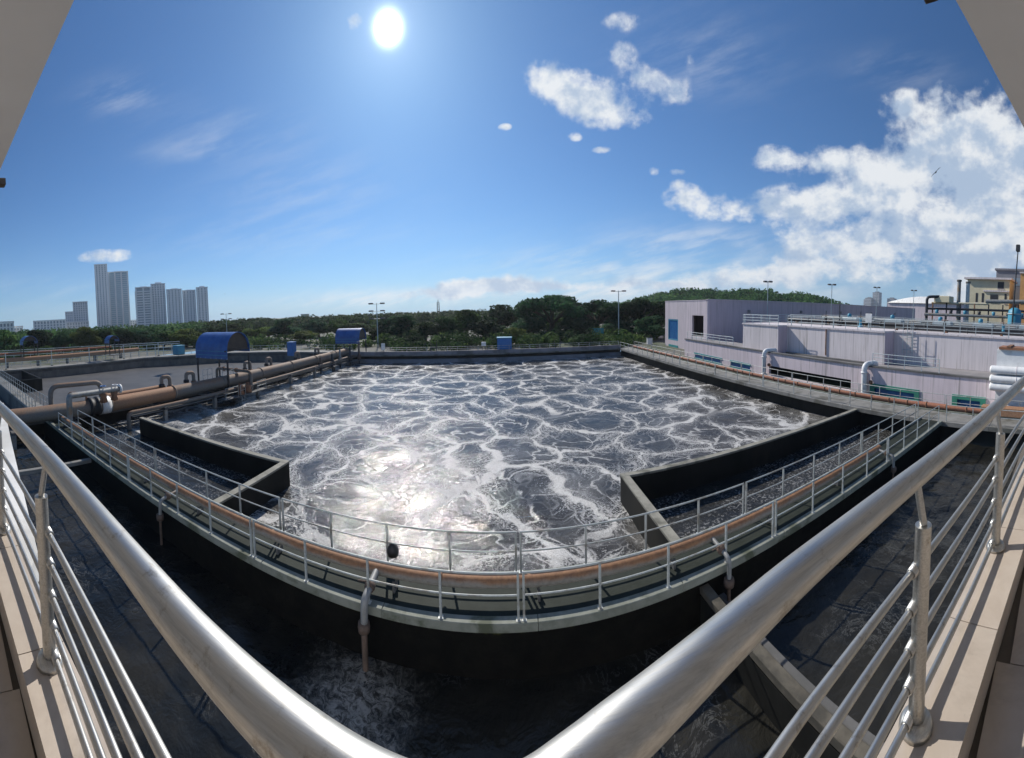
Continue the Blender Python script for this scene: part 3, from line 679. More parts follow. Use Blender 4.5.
def canopy(label, x0, x1, y0, y1, z0, eave, crest):
    t = thing('canopy', label, 'canopy', ((x0+x1)/2, (y0+y1)/2, z0)); yc = (y0+y1)/2; hw = (y1-y0)/2+.12
    posts = [(x0+.12,y0),(x1-.12,y0),(x0+.12,y1),(x1-.12,y1)]
    for (x, y) in posts: part('post', MB().box(x-.07,x+.07,y-.07,y+.07,z0,eave+.35), M['dark_metal'], t, loc=(x,y,z0))
    prof = []; n = 18
    arc = crest-hw*1.0 if crest-hw > eave else eave
    prof.append((yc-hw, eave))
    for i in range(n+1):
        a = PI-PI*i/n; prof.append((yc+hw*math.cos(a), arc+(crest-arc)*math.sin(a)))
    prof.append((yc+hw, eave+.5))
    # sheets with raised seams, one part per strip
    ns = 6
    for s in range(ns):
        a, b_ = x0+(x1-x0)*s/ns+.008, x0+(x1-x0)*(s+1)/ns-.008; v = []; f = []
        for (y, z) in prof: 
            dy = y-yc; k = .04
            v += [(a,y,z),(b_,y,z),(b_,yc+dy*.97,z-.045),(a,yc+dy*.97,z-.045)]
        for i in range(len(prof)-1):
            o = i*4
            f += [(o,o+4,o+5,o+1),(o+3,o+2,o+6,o+7),(o,o+3,o+7,o+4),(o+1,o+5,o+6,o+2)]
        f += [(0,1,2,3),(len(v)-4,len(v)-1,len(v)-2,len(v)-3)]
        part('roof_sheet', MB().add(v, f), M['blue_sheet'], t)
    for (z, n_) in ((eave+.75, 'rib'), (eave+.35, 'rib')):
        part('rib', MB().box(x0-.03,x1+.03,yc-hw-.05,yc-hw-.012,z-.025,z+.025), M['cyan'], t)
    for k in range(ns+1):
        xx = min(max(x0+(x1-x0)*k/ns, x0+.03), x1-.03); part('seam_strip', MB().box(xx-.03,xx+.03,yc-hw-.02,yc-hw-.002,eave-.02,eave+.06), M['pale_rail'], t)
    # brown gable end under the vault
    for x in (x0+.25, x1-.25):
        pr = [p for p in prof[1:-1] if p[1] > eave+.85]
        v = [(x-.02,yc+(y-yc)*.95,z-.06) for (y, z) in pr]+[(x+.02,yc+(y-yc)*.95,z-.06) for (y, z) in pr]; m_ = len(pr)
        part('gable_panel', MB().add(v, [tuple(range(m_)), tuple(range(2*m_-1,m_-1,-1))]+[(i,m_+i,m_+(i+1)%m_,(i+1)%m_) for i in range(m_)]), M['brown'], t)
    part('tie_beam', MB().box(x1-.2,x1-.08,y0-.3,y1+.5,eave+.72,eave+.84), M['dark_metal'], t)
    part('deck', MB().box(x0,x1+.9,y0-.1,y1+.1,z0-.10,z0), M['greywall'], t)
    return t
canopy('large blue barrel-roofed canopy on dark posts over the pipe bridge', -29.2, -24.5, 25.0, 28.2, .0, 2.85, 5.45)
canopy('far blue barrel-roofed canopy where the pipe bridge meets the far walkway', -28.1, -23.6, 55.0, 58.0, .0, 1.75, 4.25)
# valve platform with white cage rails under the near canopy
t = thing('valve_platform', 'small valve platform with white cage rails below the large blue canopy', 'platform', (-23.4, 25.6, -.6))
part('deck', MB().box(-23.9,-22.9,22.8,28.9,-.62,-.55), M['greywall'], t)
for (a, b_) in ((22.9,24.6),(24.9,25.6),(27.4,28.8)):
    for x in (-22.95,):
        part('cage_rail', MB().tube([(x,a,-.55),(x,a,.45),(x,b_,.45),(x,b_,-.55)], .022, 6).tube([(x,a,-.05),(x,b_,-.05)], .018, 6), M['rail_paint'], t)
for (a, b_) in ((22.4,23.6),(25.0,26.6)):
    part('cage_rail', MB().tube([(-25.4,a,1.0),(-25.4,a,2.1),(-25.4,b_,2.1),(-25.4,b_,1.0)], .025, 6).tube([(-25.4,a,1.55),(-25.4,b_,1.55)], .02, 6).tube([(-25.4,(a+b_)/2,1.0),(-25.4,(a+b_)/2,2.1)], .02, 6), M['rail_paint'], t)
for y in (25.3, 26.4):
    part('valve', MB().lathe((-23.3,y,-.15), [(.1,-.4),(.38,-.34),(.26,0),(.36,.28),(.2,.42),(.22,.62)], 14), M['rust'], t)
part('ladder', MB().tube([(-22.9,25.0,-.6),(-22.9,25.0,-1.9)], .025, 6).tube([(-22.9,25.4,-.6),(-22.9,25.4,-1.9)], .025, 6).tube([(-22.9,25.0,-.95),(-22.9,25.4,-.95)], .02, 6).tube([(-22.9,25.0,-1.2),(-22.9,25.4,-1.2)], .02, 6), M['rail_paint'], t)

for (x, y, h, lb, mt) in ((-24.2,42.5,1.1,'rusty valve stand on the pipe bridge, nearest of five before the far canopy','brown_rust'),(-24.0,45.6,1.3,'dark valve stand on the pipe bridge, second of five before the far canopy','dark_metal'),(-24.2,48.6,1.6,'grey valve stand on the pipe bridge, middle of five before the far canopy','grey_pipe'),(-23.4,50.6,1.9,'tall dark valve stand on the pipe bridge beside the far canopy','dark_metal'),(-22.6,52.2,2.2,'tallest valve stand where the pipe bridge meets the far walkway','brown_rust')):
    t = thing('valve_stand', lb, 'valve', (x, y, -.1), 'valve stands on the pipe bridge')
    part('body', MB().lathe((x,y,-.1), [(.05,-.5),(.32,-.42),(.22,-.05),(.34,.2),(.16,.4),(.12,h-.1),(.02,h)], 14), M[mt], t); part('handwheel', MB().lathe((x,y,h+.05), [(.26,-.03),(.32,0),(.26,.03),(.2,0),(.26,-.03)], 16), M['brown_rust'], t)
    part('leg', MB().box(x-.08,x+.08,y-.08,y+.08,-2.4,-.6), M['dark_metal'], t); part('platform', MB().box(x-.7,x+.7,y-.7,y+.7,-.68,-.602), M['greywall'], t)
t = thing('cross_pipe', 'grey rusty pipe crossing the bridge under the large blue canopy', 'pipe', (-25.5, 26, 1.3))
part('pipe', MB().tube(bend([(-23.3,26.9,-.4),(-23.3,26.9,1.45),(-28.6,27.3,1.45),(-28.6,27.3,.2)], .5), .16, 12), M['main_pipe'], t); part('flange', flange_ring((-25.4,27.05,1.45), .25, 'x', .05), M['rust'], t); part('flange', flange_ring((-27.4,27.2,1.45), .25, 'x', .05), M['rust'], t)
for (a, b_, lb) in ((13.8,22.3,'low pale railing on the bridge catwalk left of the large blue canopy'),(29.4,44,'low pale railing on the bridge catwalk right of the large blue canopy')):
    railing(lb, (-26.95,a,-.3), (-26.95,b_,-.3), 1.9, 8, 'pale_rail', hgt=1.05)
# ------------------------------------------------------------------ left tank
t = thing('walkway', 'grey walkway round the far edge of the calm left tank', 'walkway', (-50, 45, 0))
LW = [(-61,-4),(-60.5,38),(-51,52),(-41,56.5),(-27,57)]
def offs(pl, d):
    out = []
    for i, p in enumerate(pl):
        a = Vector(pl[max(i-1,0)]); b_ = Vector(pl[min(i+1,len(pl)-1)]); e = (b_-a).normalized(); nrm = Vector((-e.y, e.x)); out.append((p[0]+nrm.x*d, p[1]+nrm.y*d))
    return out
o1, o2, o3 = offs(LW, 3.2), offs(LW, .45), offs(LW, 2.9)
for i in range(len(LW)-1):
    part('slab', MB().prism([LW[i], LW[i+1], o1[i+1], o1[i]][::-1], -.25, 0), M['concrete'], t)
    part('wall', MB().prism([o2[i], o2[i+1], o3[i+1], o3[i]][::-1], -2.4, -.253), M['greywall'], t)
    part('inner_wall', MB().prism([offs(LW,.25)[i], offs(LW,.25)[i+1], o2[i+1], o2[i]][::-1], -2.4, -.80), M['inner_wall'], t)
for i in range(len(LW)-1):
    a, b_ = offs(LW, 2.6)[i], offs(LW, 2.6)[i+1]
    railing(['pale railing on the left tank walkway, far left stretch', 'pale railing on the left tank walkway, slanting stretch', 'pale railing on the left tank walkway behind the blue canopy', 'pale railing on the left tank walkway right of the blue canopy'][i], (*a, 0), (*b_, 0), 1.8, 6, 'pale_rail')
t = thing('walkway', 'narrow walkway with pale railings crossing the left tank', 'walkway', (-44, 7.8, 0))
part('slab', MB().box(-60.5,-27.6,7.1,8.5,-.20,0), M['concrete'], t); part('wall', MB().box(-60.5,-27.6,7.3,8.3,-2.4,-.203), M['greywall'], t)
railing('pale railing on the near side of the walkway across the left tank', (-60,7.15,0), (-27.9,7.15,0), 1.2, 6)
railing('pale railing on the far side of the walkway across the left tank', (-60,8.45,0), (-27.9,8.45,0), 1.2, 6)
t = thing('baffle_wall', 'dark L-shaped baffle wall in the calm left tank', 'wall', (-50, 13.4, 0))
part('long_wall', MB().box(-60.4,-48.5,13.3,13.6,-2.4,-.15), M['wetwall'], t); part('side_wall', MB().box(-48.8,-48.5,8.5,13.297,-2.4,-.15), M['wetwall'], t)
# pipes and posts beyond the left tank
t = thing('far_pipe', 'long rusty orange pipe low beyond the left tank', 'pipe', (-66.5, 20, 1))
part('pipe', MB().tube([(-66.6,-2,1.3),(-65.9,40,1.3)], .42, 14), M['orange_pipe'], t)
part('upper_pipe', MB().tube([(-67.6,-2,2.4),(-66.9,34,2.3)], .22, 12), M['red_pipe'], t)
for y in range(0, 40, 6): part('pier', MB().box(-66.9,-66.2,y-.2,y+.2,-.5,.88), M['greywall'], t)
pl = [(11.0,'leftmost white post on the left tank walkway'),(19.5,'second white post on the left tank walkway from the left'),(27.0,'third white post on the left tank walkway from the left'),(34.5,'fourth white post on the left tank walkway from the left'),(41.5,'rightmost white post on the left tank walkway')]
for y, lb in pl:
    x = -62.4 if y < 38 else -60.4
    t = thing('post', lb, 'post', (x, y, 0), 'white posts on the left tank walkway')
    part('shaft', MB().tube([(x,y,0),(x,y,2.6)], .07, 8), M['pale_rail'], t); part('base', MB().box(x-.16,x+.16,y-.16,y+.16,0,.14), M['concrete'], t); part('cap', MB().box(x-.1,x+.1,y-.1,y+.1,2.6,2.75), M['pale_rail'], t)
canopy('small pale blue barrel canopy far left beyond the left tank', -69.6, -66.9, 15.4, 18.2, 1.4, 3.9, 5.6)
canopy('small blue canopy beyond the left tank, under the tall towers', -64.5, -62.5, 31.5, 33.6, 1.0, 3.3, 4.75)
def cabinet(label, p, w, h, mat):
    t = thing('cabinet', label, 'cabinet', p); x, y, z = p
    part('body', MB().bevel_box(x-w/2,x+w/2,y-w/2,y+w/2,z+.1,z+h,.03), mat, t)
    part('roof', MB().bevel_box(x-w/2-.06,x+w/2+.06,y-w/2-.06,y+w/2+.06,z+h,z+h+.08,.02), mat, t)
    part('door', MB().bevel_box(x-w*.35,x+w*.35,y-w/2-.03,y-w/2-.004,z+.2,z+h*.93,.01), mat, t)
    part('plinth', MB().box(x-w/2+.03,x+w/2-.03,y-w/2+.03,y+w/2-.03,z,z+.1), M['concrete'], t)
cabinet('pale cyan cabinet on the left walkway, left of the large blue canopy', (-49.6,38.4,1.0), 1.5, 1.6, M['cyan'])
cabinet('bright blue cabinet on the left tank walkway, between the two blue canopies', (-34.6,51.0,-.1), 1.15, 2.4, M['blue_cabin'])
t = thing('cabin', 'square blue cabin on the far walkway in front of the trees', 'cabin', (0, 56.6, 0))
part('body', MB().bevel_box(-1.12,1.12,55.7,57.6,.22,2.2,.03), M['blue_cabin'], t); part('roof', MB().bevel_box(-1.2,1.2,55.62,57.68,2.2,2.32,.02), M['cyan'], t)
for x in (-.9,.9):
    for y in (55.9,57.4): part('leg', MB().box(x-.06,x+.06,y-.06,y+.06,0,.22), M['dark_metal'], t)
for k in range(5): part('wall_panel', MB().bevel_box(-1.06+k*.43,-.67+k*.43,55.66,55.697,.3,2.1,.01), M['blue_cabin'], t)
t = thing('control_box', 'small white control box on legs left of the blue cabin', 'control box', (-3.3, 56.6, 0))
part('box', MB().bevel_box(-3.65,-2.95,56.4,56.8,.95,1.6,.03), M['white_paint'], t)
for x in (-3.55,-3.05): part('leg', MB().box(x-.04,x+.04,56.56,56.64,0,.95), M['dark_metal'], t)
t = thing('sign_board', 'white board standing at the left end of the far walkway', 'sign', (-19.5, 55.5, 0))
part('board', MB().bevel_box(-19.95,-19.3,55.4,55.46,.55,1.7,.01), M['white_paint'], t); part('leg', MB().box(-19.66,-19.58,55.47,55.53,0,1.6), M['dark_metal'], t)
for x, lb in ((-11.0,'dark lifting frame on the far walkway left of the blue cabin'),(8.4,'dark lifting frame on the far walkway right of the blue cabin')):
    y = fy(x)+.4
    t = thing('lifting_frame', lb, 'frame', (x, y, 0), 'lifting frames on the far walkway')
    for d in (-.45,.45): part('post', MB().box(x+d-.05,x+d+.05,y-.05,y+.05,0,1.5 if d < 0 else 2.0), M['dark_metal'], t)
    part('crossbar', MB().box(x-.6,x+.6,y-.04,y+.04,1.02,1.12), M['dark_metal'], t); part('foot', MB().box(x-.8,x+.8,y-.2,y+.2,.002,.08), M['dark_metal'], t)

# ------------------------------------------------------------------ buildings on the right
# pale lilac block building
t = thing('building', 'large windowed lilac block building with flat roof beyond the right walkway', 'building', (30, 47, -.5))
def wall_x(x, th, y0, y1, z0, z1, holes, mat, name='wall'):
    """a wall in the plane x with rectangular openings (y0,y1,z0,z1)"""
    ys = sorted({y0, y1, *[h[0] for h in holes], *[h[1] for h in holes]}); zs = sorted({z0, z1, *[h[2] for h in holes], *[h[3] for h in holes]}); mb = MB()
    for a, b_ in zip(ys[:-1], ys[1:]):
        for c, d in zip(zs[:-1], zs[1:]):
            if any(h[0] <= a and b_ <= h[1] and h[2] <= c and d <= h[3] for h in holes): continue
            mb.box(x, x+th, a, b_, c, d)
    return mb
part('wall', wall_x(30, .35, 47, 62, -.5, 7.9, [(56.7,60.7,.75,4.65),(48.1,51.7,1.15,5.5),(56.7,60.4,-.5,-.1)], M['lilac']), M['lilac'], t)
part('side_wall', MB().box(30.352,104,47,47.35,-.5,8.0), M['lilac_shaded'], t)
part('back_wall', MB().box(30.352,104,61.6,62,-.5,7.9), M['lilac_shaded'], t)
part('end_wall', MB().box(104.003,104.4,47,62,-.5,7.9), M['lilac_shaded'], t)
part('roof', MB().box(30.355,104,47.355,61.595,7.3,7.6), M['lilac_roof'], t)
part('parapet_cap', MB().box(29.95,104.4,46.9,47.4,8.003,8.12), M['lilac'], t); part('parapet_cap', MB().box(29.95,30.4,47.403,62.05,7.903,8.02), M['lilac'], t)
for k in range(12): part('wall_panel', MB().box(30.36+k*6.1,36.42+k*6.1,46.965,46.997,-.4,7.6), M['lilac_shaded'], t)
w = part('window', MB().box(30.1,30.18,56.73,60.67,.78,4.62), M['blue_pane'], t)
part('frame', MB().box(30.02,30.097,56.7,56.95,.75,4.65).box(30.02,30.097,60.45,60.7,.75,4.65).box(30.02,30.097,56.953,60.447,4.4,4.65).box(30.02,30.097,56.953,60.447,.75,1.0), M['cyan'], w)
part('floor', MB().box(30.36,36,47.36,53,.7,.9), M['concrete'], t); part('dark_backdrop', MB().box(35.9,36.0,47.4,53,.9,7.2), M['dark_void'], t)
part('sill_block', MB().box(30.02,30.3,48.15,51.6,1.153,2.1), M['lilac_pale'], t)
part('low_window', MB().box(29.93,29.99,56.7,60.4,-.75,-.1), M['teal'], t)
for k in range(5): part('wall_lamp', MB().bevel_box(38+k*13,38.5+k*13,46.75,46.96,6.0,6.5,.04), M['lilac_roof'], t)
part('door', MB().box(38.2,39.0,46.93,46.962,2.1,4.2), M['dark_void'], t)
# lower tank block: ledge wall with openings, stepped upper wall, roof deck
t = thing('building', 'low lilac tank house with ledge, stepped wall and railed roof along the right walkway', 'building', (26, 20, -.5))
hol = [(17.65,28.3,-.32,.62),(31.5,35.3,-.6,.2),(37.2,44.0,-.6,.3),(11.2,15.5,-.35,.45),(5.8,8.2,-.35,.45)]
part('ledge_wall', wall_x(26, .3, -8, 47, -.6, 2.0, hol, M['lilac']), M['lilac'], t)
part('ledge_slab', MB().box(26.303,31.5,-8,46.96,1.55,1.75), M['lilac_roof'], t)
part('ledge_trim', MB().box(25.90,26.36,-8,46.9,2.003,2.12), M['greywall'], t)
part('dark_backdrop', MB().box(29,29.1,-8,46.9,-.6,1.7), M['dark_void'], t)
for (a, b_) in ((31.5,35.3),(37.2,44.0)):
    w = part('window', MB().box(26.1,26.15,a,b_,-.6,.25), M['blue_pane'], t); part('frame', MB().box(25.93,25.998,a-.1,b_+.1,.16,.36).box(25.93,25.998,a-.1,b_+.1,-.62,-.3), M['teal'], w)
for (a, b_) in ((11.2,15.5),(5.8,8.2)):
    w = part('window', MB().box(26.15,26.2,a,b_,-.35,.45), M['blue_pane'], t)
    part('frame', MB().box(25.9,25.998,a-.12,b_+.12,.30,.62).box(25.9,25.998,a-.12,a+.3,-.4,.297).box(25.9,25.998,b_-.3,b_+.12,-.4,.297).box(25.9,25.998,a+.303,b_-.303,-.4,-.2), M['green_frame'], w)
ZT = 4.75
def wall_panels(x, y0, y1, z0, z1, wpan, mat):
    n = max(1, round((y1-y0)/wpan)); s = (y1-y0)/n
    for i in range(n): part('panel', MB().box(x-.05,x-.003,y0+i*s+.008,y0+(i+1)*s-.008,z0,z1), M[mat], t, loc=(x,y0+i*s,z0))
segs = [(28.0,29.0,35.4),(29.4,16.2,28.99),(31.2,-8,16.19)]
for x, a, b_ in segs:
    part('upper_wall', MB().box(x,34,a,b_,1.753,ZT), M['lilac_shaded'], t)
    wall_panels(x, a, b_, 1.76, ZT-.02, 2.6 if x != 31.2 else 3.4, 'lilac_pale')
part('roof_deck', MB().box(27.85,34,29.0,35.5,ZT+.003,ZT+.16), M['lilac_pale'], t); part('roof_deck', MB().box(29.25,34,16.2,28.997,ZT+.003,ZT+.16), M['lilac_pale'], t)
part('roof_deck', MB().box(31.05,34,-8,16.197,ZT+.003,ZT+.16), M['lilac_pale'], t); part('roof_deck', MB().box(34.003,62,-8,35.5,ZT-.05,ZT+.16), M['greywall'], t)
part('dark_strip', MB().box(28.6,29.0,17.5,28.4,1.753,1.9), M['greywall'], t)
part('pillar', MB().box(25.9,26.0,16.0,16.5,-.6,1.6), M['lilac_shaded'], t)
part('stain_pipe', MB().tube([(29.28,23.2,ZT),(29.28,23.2,2.0)], .06, 8), M['rust'], t)
lad = part('ladder', MB().tube([(31.0,14.1,1.95),(31.0,14.1,ZT+1.1)], .03, 6).tube([(31.0,14.7,1.95),(31.0,14.7,ZT+1.1)], .03, 6), M['pale_rail'], t)
for k in range(9): part('rung', MB().tube([(31.0,14.1,2.2+k*.33),(31.0,14.7,2.2+k*.33)], .02, 6), M['pale_rail'], lad)
part('ladder_cage', MB().tube([(30.5,13.9,2.9),(30.5,13.9,ZT+1.1)], .025, 6).tube([(30.5,14.9,2.9),(30.5,14.9,ZT+1.1)], .025, 6).tube([(30.95,13.9,3.2),(30.5,13.9,3.2),(30.5,14.9,3.2),(30.95,14.9,3.2)], .025, 6).tube([(30.95,13.9,4.4),(30.5,13.9,4.4),(30.5,14.9,4.4),(30.95,14.9,4.4)], .025, 6), M['pale_rail'], t)
Z = ZT+.163
for lb, a, b_ in (('pale railing on the tank house roof over the left projecting part', (27.95,29.0,Z),(27.95,35.4,Z)),('pale railing on the tank house roof over its middle part', (29.35,16.3,Z),(29.35,28.9,Z)),
                  ('pale railing on the tank house roof at its right part', (31.15,-7,Z),(31.15,16.1,Z)),('pale railing along the inner row of the tank house roof', (36,-7,Z),(36,35,Z)),('pale railing along the far row of the tank house roof', (44,-7,Z),(44,35,Z)),
                  ('pale railing on the low ledge of the tank house at right', (26.15,9.5,2.123),(26.15,15.6,2.123)),('pale railing on the low ledge beside the lilac block building', (26.15,35,2.123),(26.15,46.5,2.123)), ('pale railing across the far end of the tank house roof', (28,35.3,Z),(60,35.3,Z))):
    railing(lb, a, b_, 1.5, 4, 'pale_rail', mids=(.38,.72), r=.026, gap=.03)
# roof equipment
random.seed(3)
for k, (x, y) in enumerate([(38,26),(38.5,20),(39,14),(38.2,9),(39,4),(40,0)]):
    t = thing('aerator_unit', ['grey roof unit on the tank house, farthest of its row','grey roof unit on the tank house, second farthest of its row','grey roof unit on the tank house behind the ladder','grey roof unit on the tank house right of the ladder','grey roof unit on the tank house below the cream building','grey roof unit on the tank house at the right edge'][k], 'roof unit', (x, y, Z), 'grey units on the tank house roof')
    part('base', MB().bevel_box(x-.9,x+.9,y-1.6,y+1.6,Z,Z+.35,.04), M['greywall'], t); part('casing', MB().bevel_box(x-.5,x+.5,y-1.1,y+1.1,Z+.35,Z+.95,.08), M['pale_rail'], t)
    part('motor', MB().lathe((x,y+.3,Z+1.2), [(.02,-.25),(.26,-.25),(.26,.2),(.05,.3)], 12), M['cyan'], t)
    part('duct', MB().tube([(x-.2,y-1.5,Z+.6),(x-.2,y-3.6,Z+.6)], .16, 10), M['grey_pipe'], t)
for (x, zz, rr, lb, mt) in ((32.6,.28,.16,'dark pipe run just behind the front railing of the tank house roof','dark_metal'),(35.2,.45,.22,'dark middle pipe run along the tank house roof','dark_metal'),(42.5,.7,.25,'grey pipe run at the back of the tank house roof','grey_pipe')):
    t = thing('pipe_run', lb, 'pipe', (x, 10, Z))
    k = -7
    while k < (15.5 if x < 33 else 34):
        b_ = min(k+5.4, 15.8 if x < 33 else 34.5); part('pipe_section', MB().tube([(x,k,Z+zz),(x,b_,Z+zz)], rr, 10), M[mt], t); part('flange', flange_ring((x,b_,Z+zz), rr+.07, 'y', .04), M['greywall'], t)
        part('support', MB().box(x-.2,x+.2,k+2,k+2.2,Z,Z+zz-rr*.8), M['rust'], t); k = b_ if b_ > k else 99
for k, (y, lb) in enumerate([(27,'tall thin valve spindle on the roof, farthest from the camera'),(22,'tall thin valve spindle on the roof behind the notice board'),(12,'tall thin valve spindle on the roof right of the ladder'),(6,'tall thin valve spindle on the roof under the cream building'),(1,'tall thin valve spindle on the roof at the right edge')]):
    t = thing('valve_spindle', lb, 'valve', (34, y, Z), 'valve spindles on the tank house roof'); part('pedestal', MB().lathe((34,y,Z), [(.3,0),(.22,.1),(.14,.5),(.14,.95),(.24,1.0),(.02,1.05)], 12), M['cyan' if k % 2 else 'dark_metal'], t); part('spindle', MB().tube([(34,y,Z+1.0),(34,y,Z+1.75)], .04, 8), M['dark_metal'], t); part('handwheel', MB().lathe((34,y,Z+1.2), [(.30,-.03),(.36,0),(.30,.03),(.25,0),(.30,-.03)], 16), M['rust'], t)
t = thing('pipe_rack', 'dark and yellow pipe rack on the tank house roof below the cream building', 'pipe rack', (46, 14, Z))
part('riser', MB().tube(bend([(45.6,18.8,Z),(45.6,18.8,9.0),(46.4,17.3,9.1)], .5), .2, 12), M['dark_metal'], t, label='dark pipe with a bent top')
part('tank_box', MB().bevel_box(46.2,48.2,15.8,18.0,8.3,9.2,.05), M['cream'], t)
part('yellow_pipe', MB().tube([(46.6,18.5,8.2),(48.4,10.8,8.35)], .14, 10), M['cream'], t); part('grey_pipe', MB().tube([(48.4,11.2,8.7),(49.6,2.0,9.0)], .28, 12), M['grey_pipe'], t)
part('lower_pipe', MB().tube([(46.0,19.0,7.4),(49.2,3.0,7.6)], .16, 10), M['dark_metal'], t); part('lower_pipe', MB().tube([(45.4,19.0,6.6),(48.6,3.0,6.7)], .2, 10), M['grey_pipe'], t)
for k in range(9):
    y = 18.2-k*1.9; x = 46.3+k*.36
    part('frame_post', MB().box(x-.08,x+.08,y-.08,y+.08,Z,8.3), M['dark_metal' if k % 3 else 'rust'], t)
    part('valve', MB().lathe((x-.4,y-.8,7.0), [(.05,-.3),(.28,-.25),(.2,0),(.28,.25),(.05,.3)], 10), M['dark_metal' if k % 2 else 'cyan'], t)
t = thing('tank', 'small cyan domed tank among the pipes right of the cream building', 'tank', (46.6, 6.8, Z))
part('shell', MB().lathe((46.6,6.8,Z), [(.9,0),(.9,2.2),(.8,2.7),(.4,3.0),(.02,3.05)], 18), M['cyan'], t); part('rim', MB().lathe((46.6,6.8,Z+2.2), [(.9,-.06),(.98,-.06),(.98,.06),(.9,.06)], 18), M['pale_rail'], t)
def stack(label, x, y, h, mat):
    t = thing('stack', label, 'stack', (x, y, Z)); part('shaft', MB().tube([(x,y,Z),(x,y,h)], .28, 12), mat, t); part('collar', MB().lathe((x,y,h), [(.28,-.2),(.36,-.2),(.36,.05),(.25,.05)], 12), M['greywall'], t)
stack('dark grey exhaust stack left of the cream building', 48.6, 15.2, 11.6, M['grey_pipe']); stack('pale exhaust stack beside the cream building', 49.0, 14.0, 11.4, M['pale_rail'])
p = gd(867.5, 319, 34)
t = thing('sign_board', 'small white notice board on the tank house roof railing', 'sign', (29.0, 18.0, Z)); part('board', MB().bevel_box(29.12,29.17,17.6,18.3,Z+.75,Z+1.6,.01), M['white_paint'], t); part('bracket', MB().box(29.18,29.24,17.9,18.0,Z+.2,Z+1.5), M['pale_rail'], t)
# cream building and neighbours far right
t = thing('building', 'cream three-storey building with dark windows at the right edge', 'building', (67, 15, 0))
X0, X1, Y0, Y1 = 66.5, 74, 10.9, 19.1
part('wall', MB().box(X0,X1,Y0,Y1,-.5,13.6), M['cream'], t); part('roof', MB().box(X0-.6,X1+.3,Y0-.4,Y1+.6,13.6,13.95), M['lilac_pale'], t); part('ledge', MB().box(X0-.25,X0-.003,Y0,Y0+5,11.3,11.6), M['lilac_pale'], t)
for (y, z, wd, hh) in ((12.6,11.9,1.2,1.3),(13.8,9.4,1.5,1.4),(17.2,9.2,.4,1.8),(16.0,9.2,.4,1.8),(11.6,9.2,.4,1.8)):
    w = part('window', MB().box(X0-.04,X0-.003,y-wd/2,y+wd/2,z,z+hh), M['dark_metal'], t); part('sill', MB().box(X0-.14,X0-.041,y-wd/2-.1,y+wd/2+.1,z-.12,z-.003), M['lilac_pale'], w)
t = thing('building', 'dark grey flat-roofed building behind the cream one', 'building', (78, 10, 0))
part('wall', MB().box(76,90,3,15.5,-.5,16.6), M['grey_facade'], t); part('roof', MB().box(75.7,90.3,2.7,15.8,16.6,17.0), M['grey_facade'], t); part('window_band', MB().box(75.95,75.997,4,15,13.4,15.0), M['tower_glass'], t)
t = thing('building', 'orange building at the right edge of view', 'building', (62, 6, 0))
part('wall', MB().box(64,72,-4,8.6,-.5,14.6), M['orange_wall'], t); part('roof', MB().box(63.8,72.2,-4.2,8.8,14.6,14.9), M['lilac_pale'], t)
for k in range(3): part('window', MB().box(63.95,63.997,1.5+k*2.3,2.9+k*2.3,10.8,12.4), M['tower_glass'], t)
part('band', MB().box(63.9,63.997,-4,8.6,9.2,9.6), M['lilac_pale'], t)
t = thing('building', 'low pale-domed hall far right behind the lilac block building', 'building', (140, 55, 0))
part('wall', MB().box(128,150,38,70,-.5,10.5), M['lilac'], t); v = []
n = 12
prof = [(38+32*i/n, 10.5+2.6*math.sin(PI*i/n)) for i in range(n+1)]
part('dome_roof', MB().add([(127.5,y,z) for y, z in prof]+[(150.5,y,z) for y, z in prof], [(i,i+1,n+2+i,n+1+i) for i in range(n)]+[tuple(range(n,-1,-1)), tuple(range(n+1,2*n+2))], True), M['white_paint'], t)
# white gooseneck pipes against the ledge wall
for y, lb in ((28.6,'white gooseneck pipe rising by the left end of the dark slot opening'),(16.0,'white gooseneck pipe rising by the right end of the dark slot opening')):
    t = thing('gooseneck_pipe', lb, 'pipe', (25.6, y, 0), 'white gooseneck pipes on the tank house')
    part('pipe', MB().tube(bend([(25.55,y,-.45),(25.55,y,2.25),(26.9,y-.3,2.25),(26.9,y-.3,1.9)], .5, 6), .24, 16), M['white_paint'], t)
    part('collar', MB().lathe((25.55,y,-.2), [(.24,-.25),(.36,-.25),(.36,-.05),(.24,-.05)], 16), M['white_paint'], t)
    part('collar', MB().lathe((25.55,y,1.55), [(.24,-.06),(.30,-.06),(.30,.06),(.24,.06)], 16), M['white_paint'], t)
    part('valve', MB().lathe((25.75,y-.55,.75), [(.02,-.12),(.17,-.1),(.17,.1),(.02,.12)], 10, 'y'), M['rust'], t)
# white plant block with three pipes at the right edge
t = thing('plant_block', 'white plant block with a brown roof beside the right walkway', 'plant block', (25, 0, 0))
part('wall', MB().box(24.5,27,-9,4.7,-.5,4.45), M['white_paint'], t); part('roof', MB().box(24.35,25.9,-9,4.55,4.453,4.62), M['terracotta'], t); 
for k in range(5): part('roof_beam', MB().box(24.32,25.93,3.7-k*2.4,4.0-k*2.4,4.623,4.72), M['rust'], t)
for z in (3.05, 2.42, 1.86):
    pp = part('pipe', MB().tube([(24.2,-9,z),(24.2,4.95,z)], .285, 16), M['white_paint'], t)
    part('cap', MB().lathe((24.2,4.98,z), [(.02,.10),(.18,.09),(.27,.03),(.285,-.06)], 16, 'y'), M['white_paint'], pp); part('joint', MB().lathe((24.2,3.2,z), [(.286,-.03),(.30,-.03),(.30,.03),(.286,.03)], 16, 'y'), M['lilac_pale'], pp)

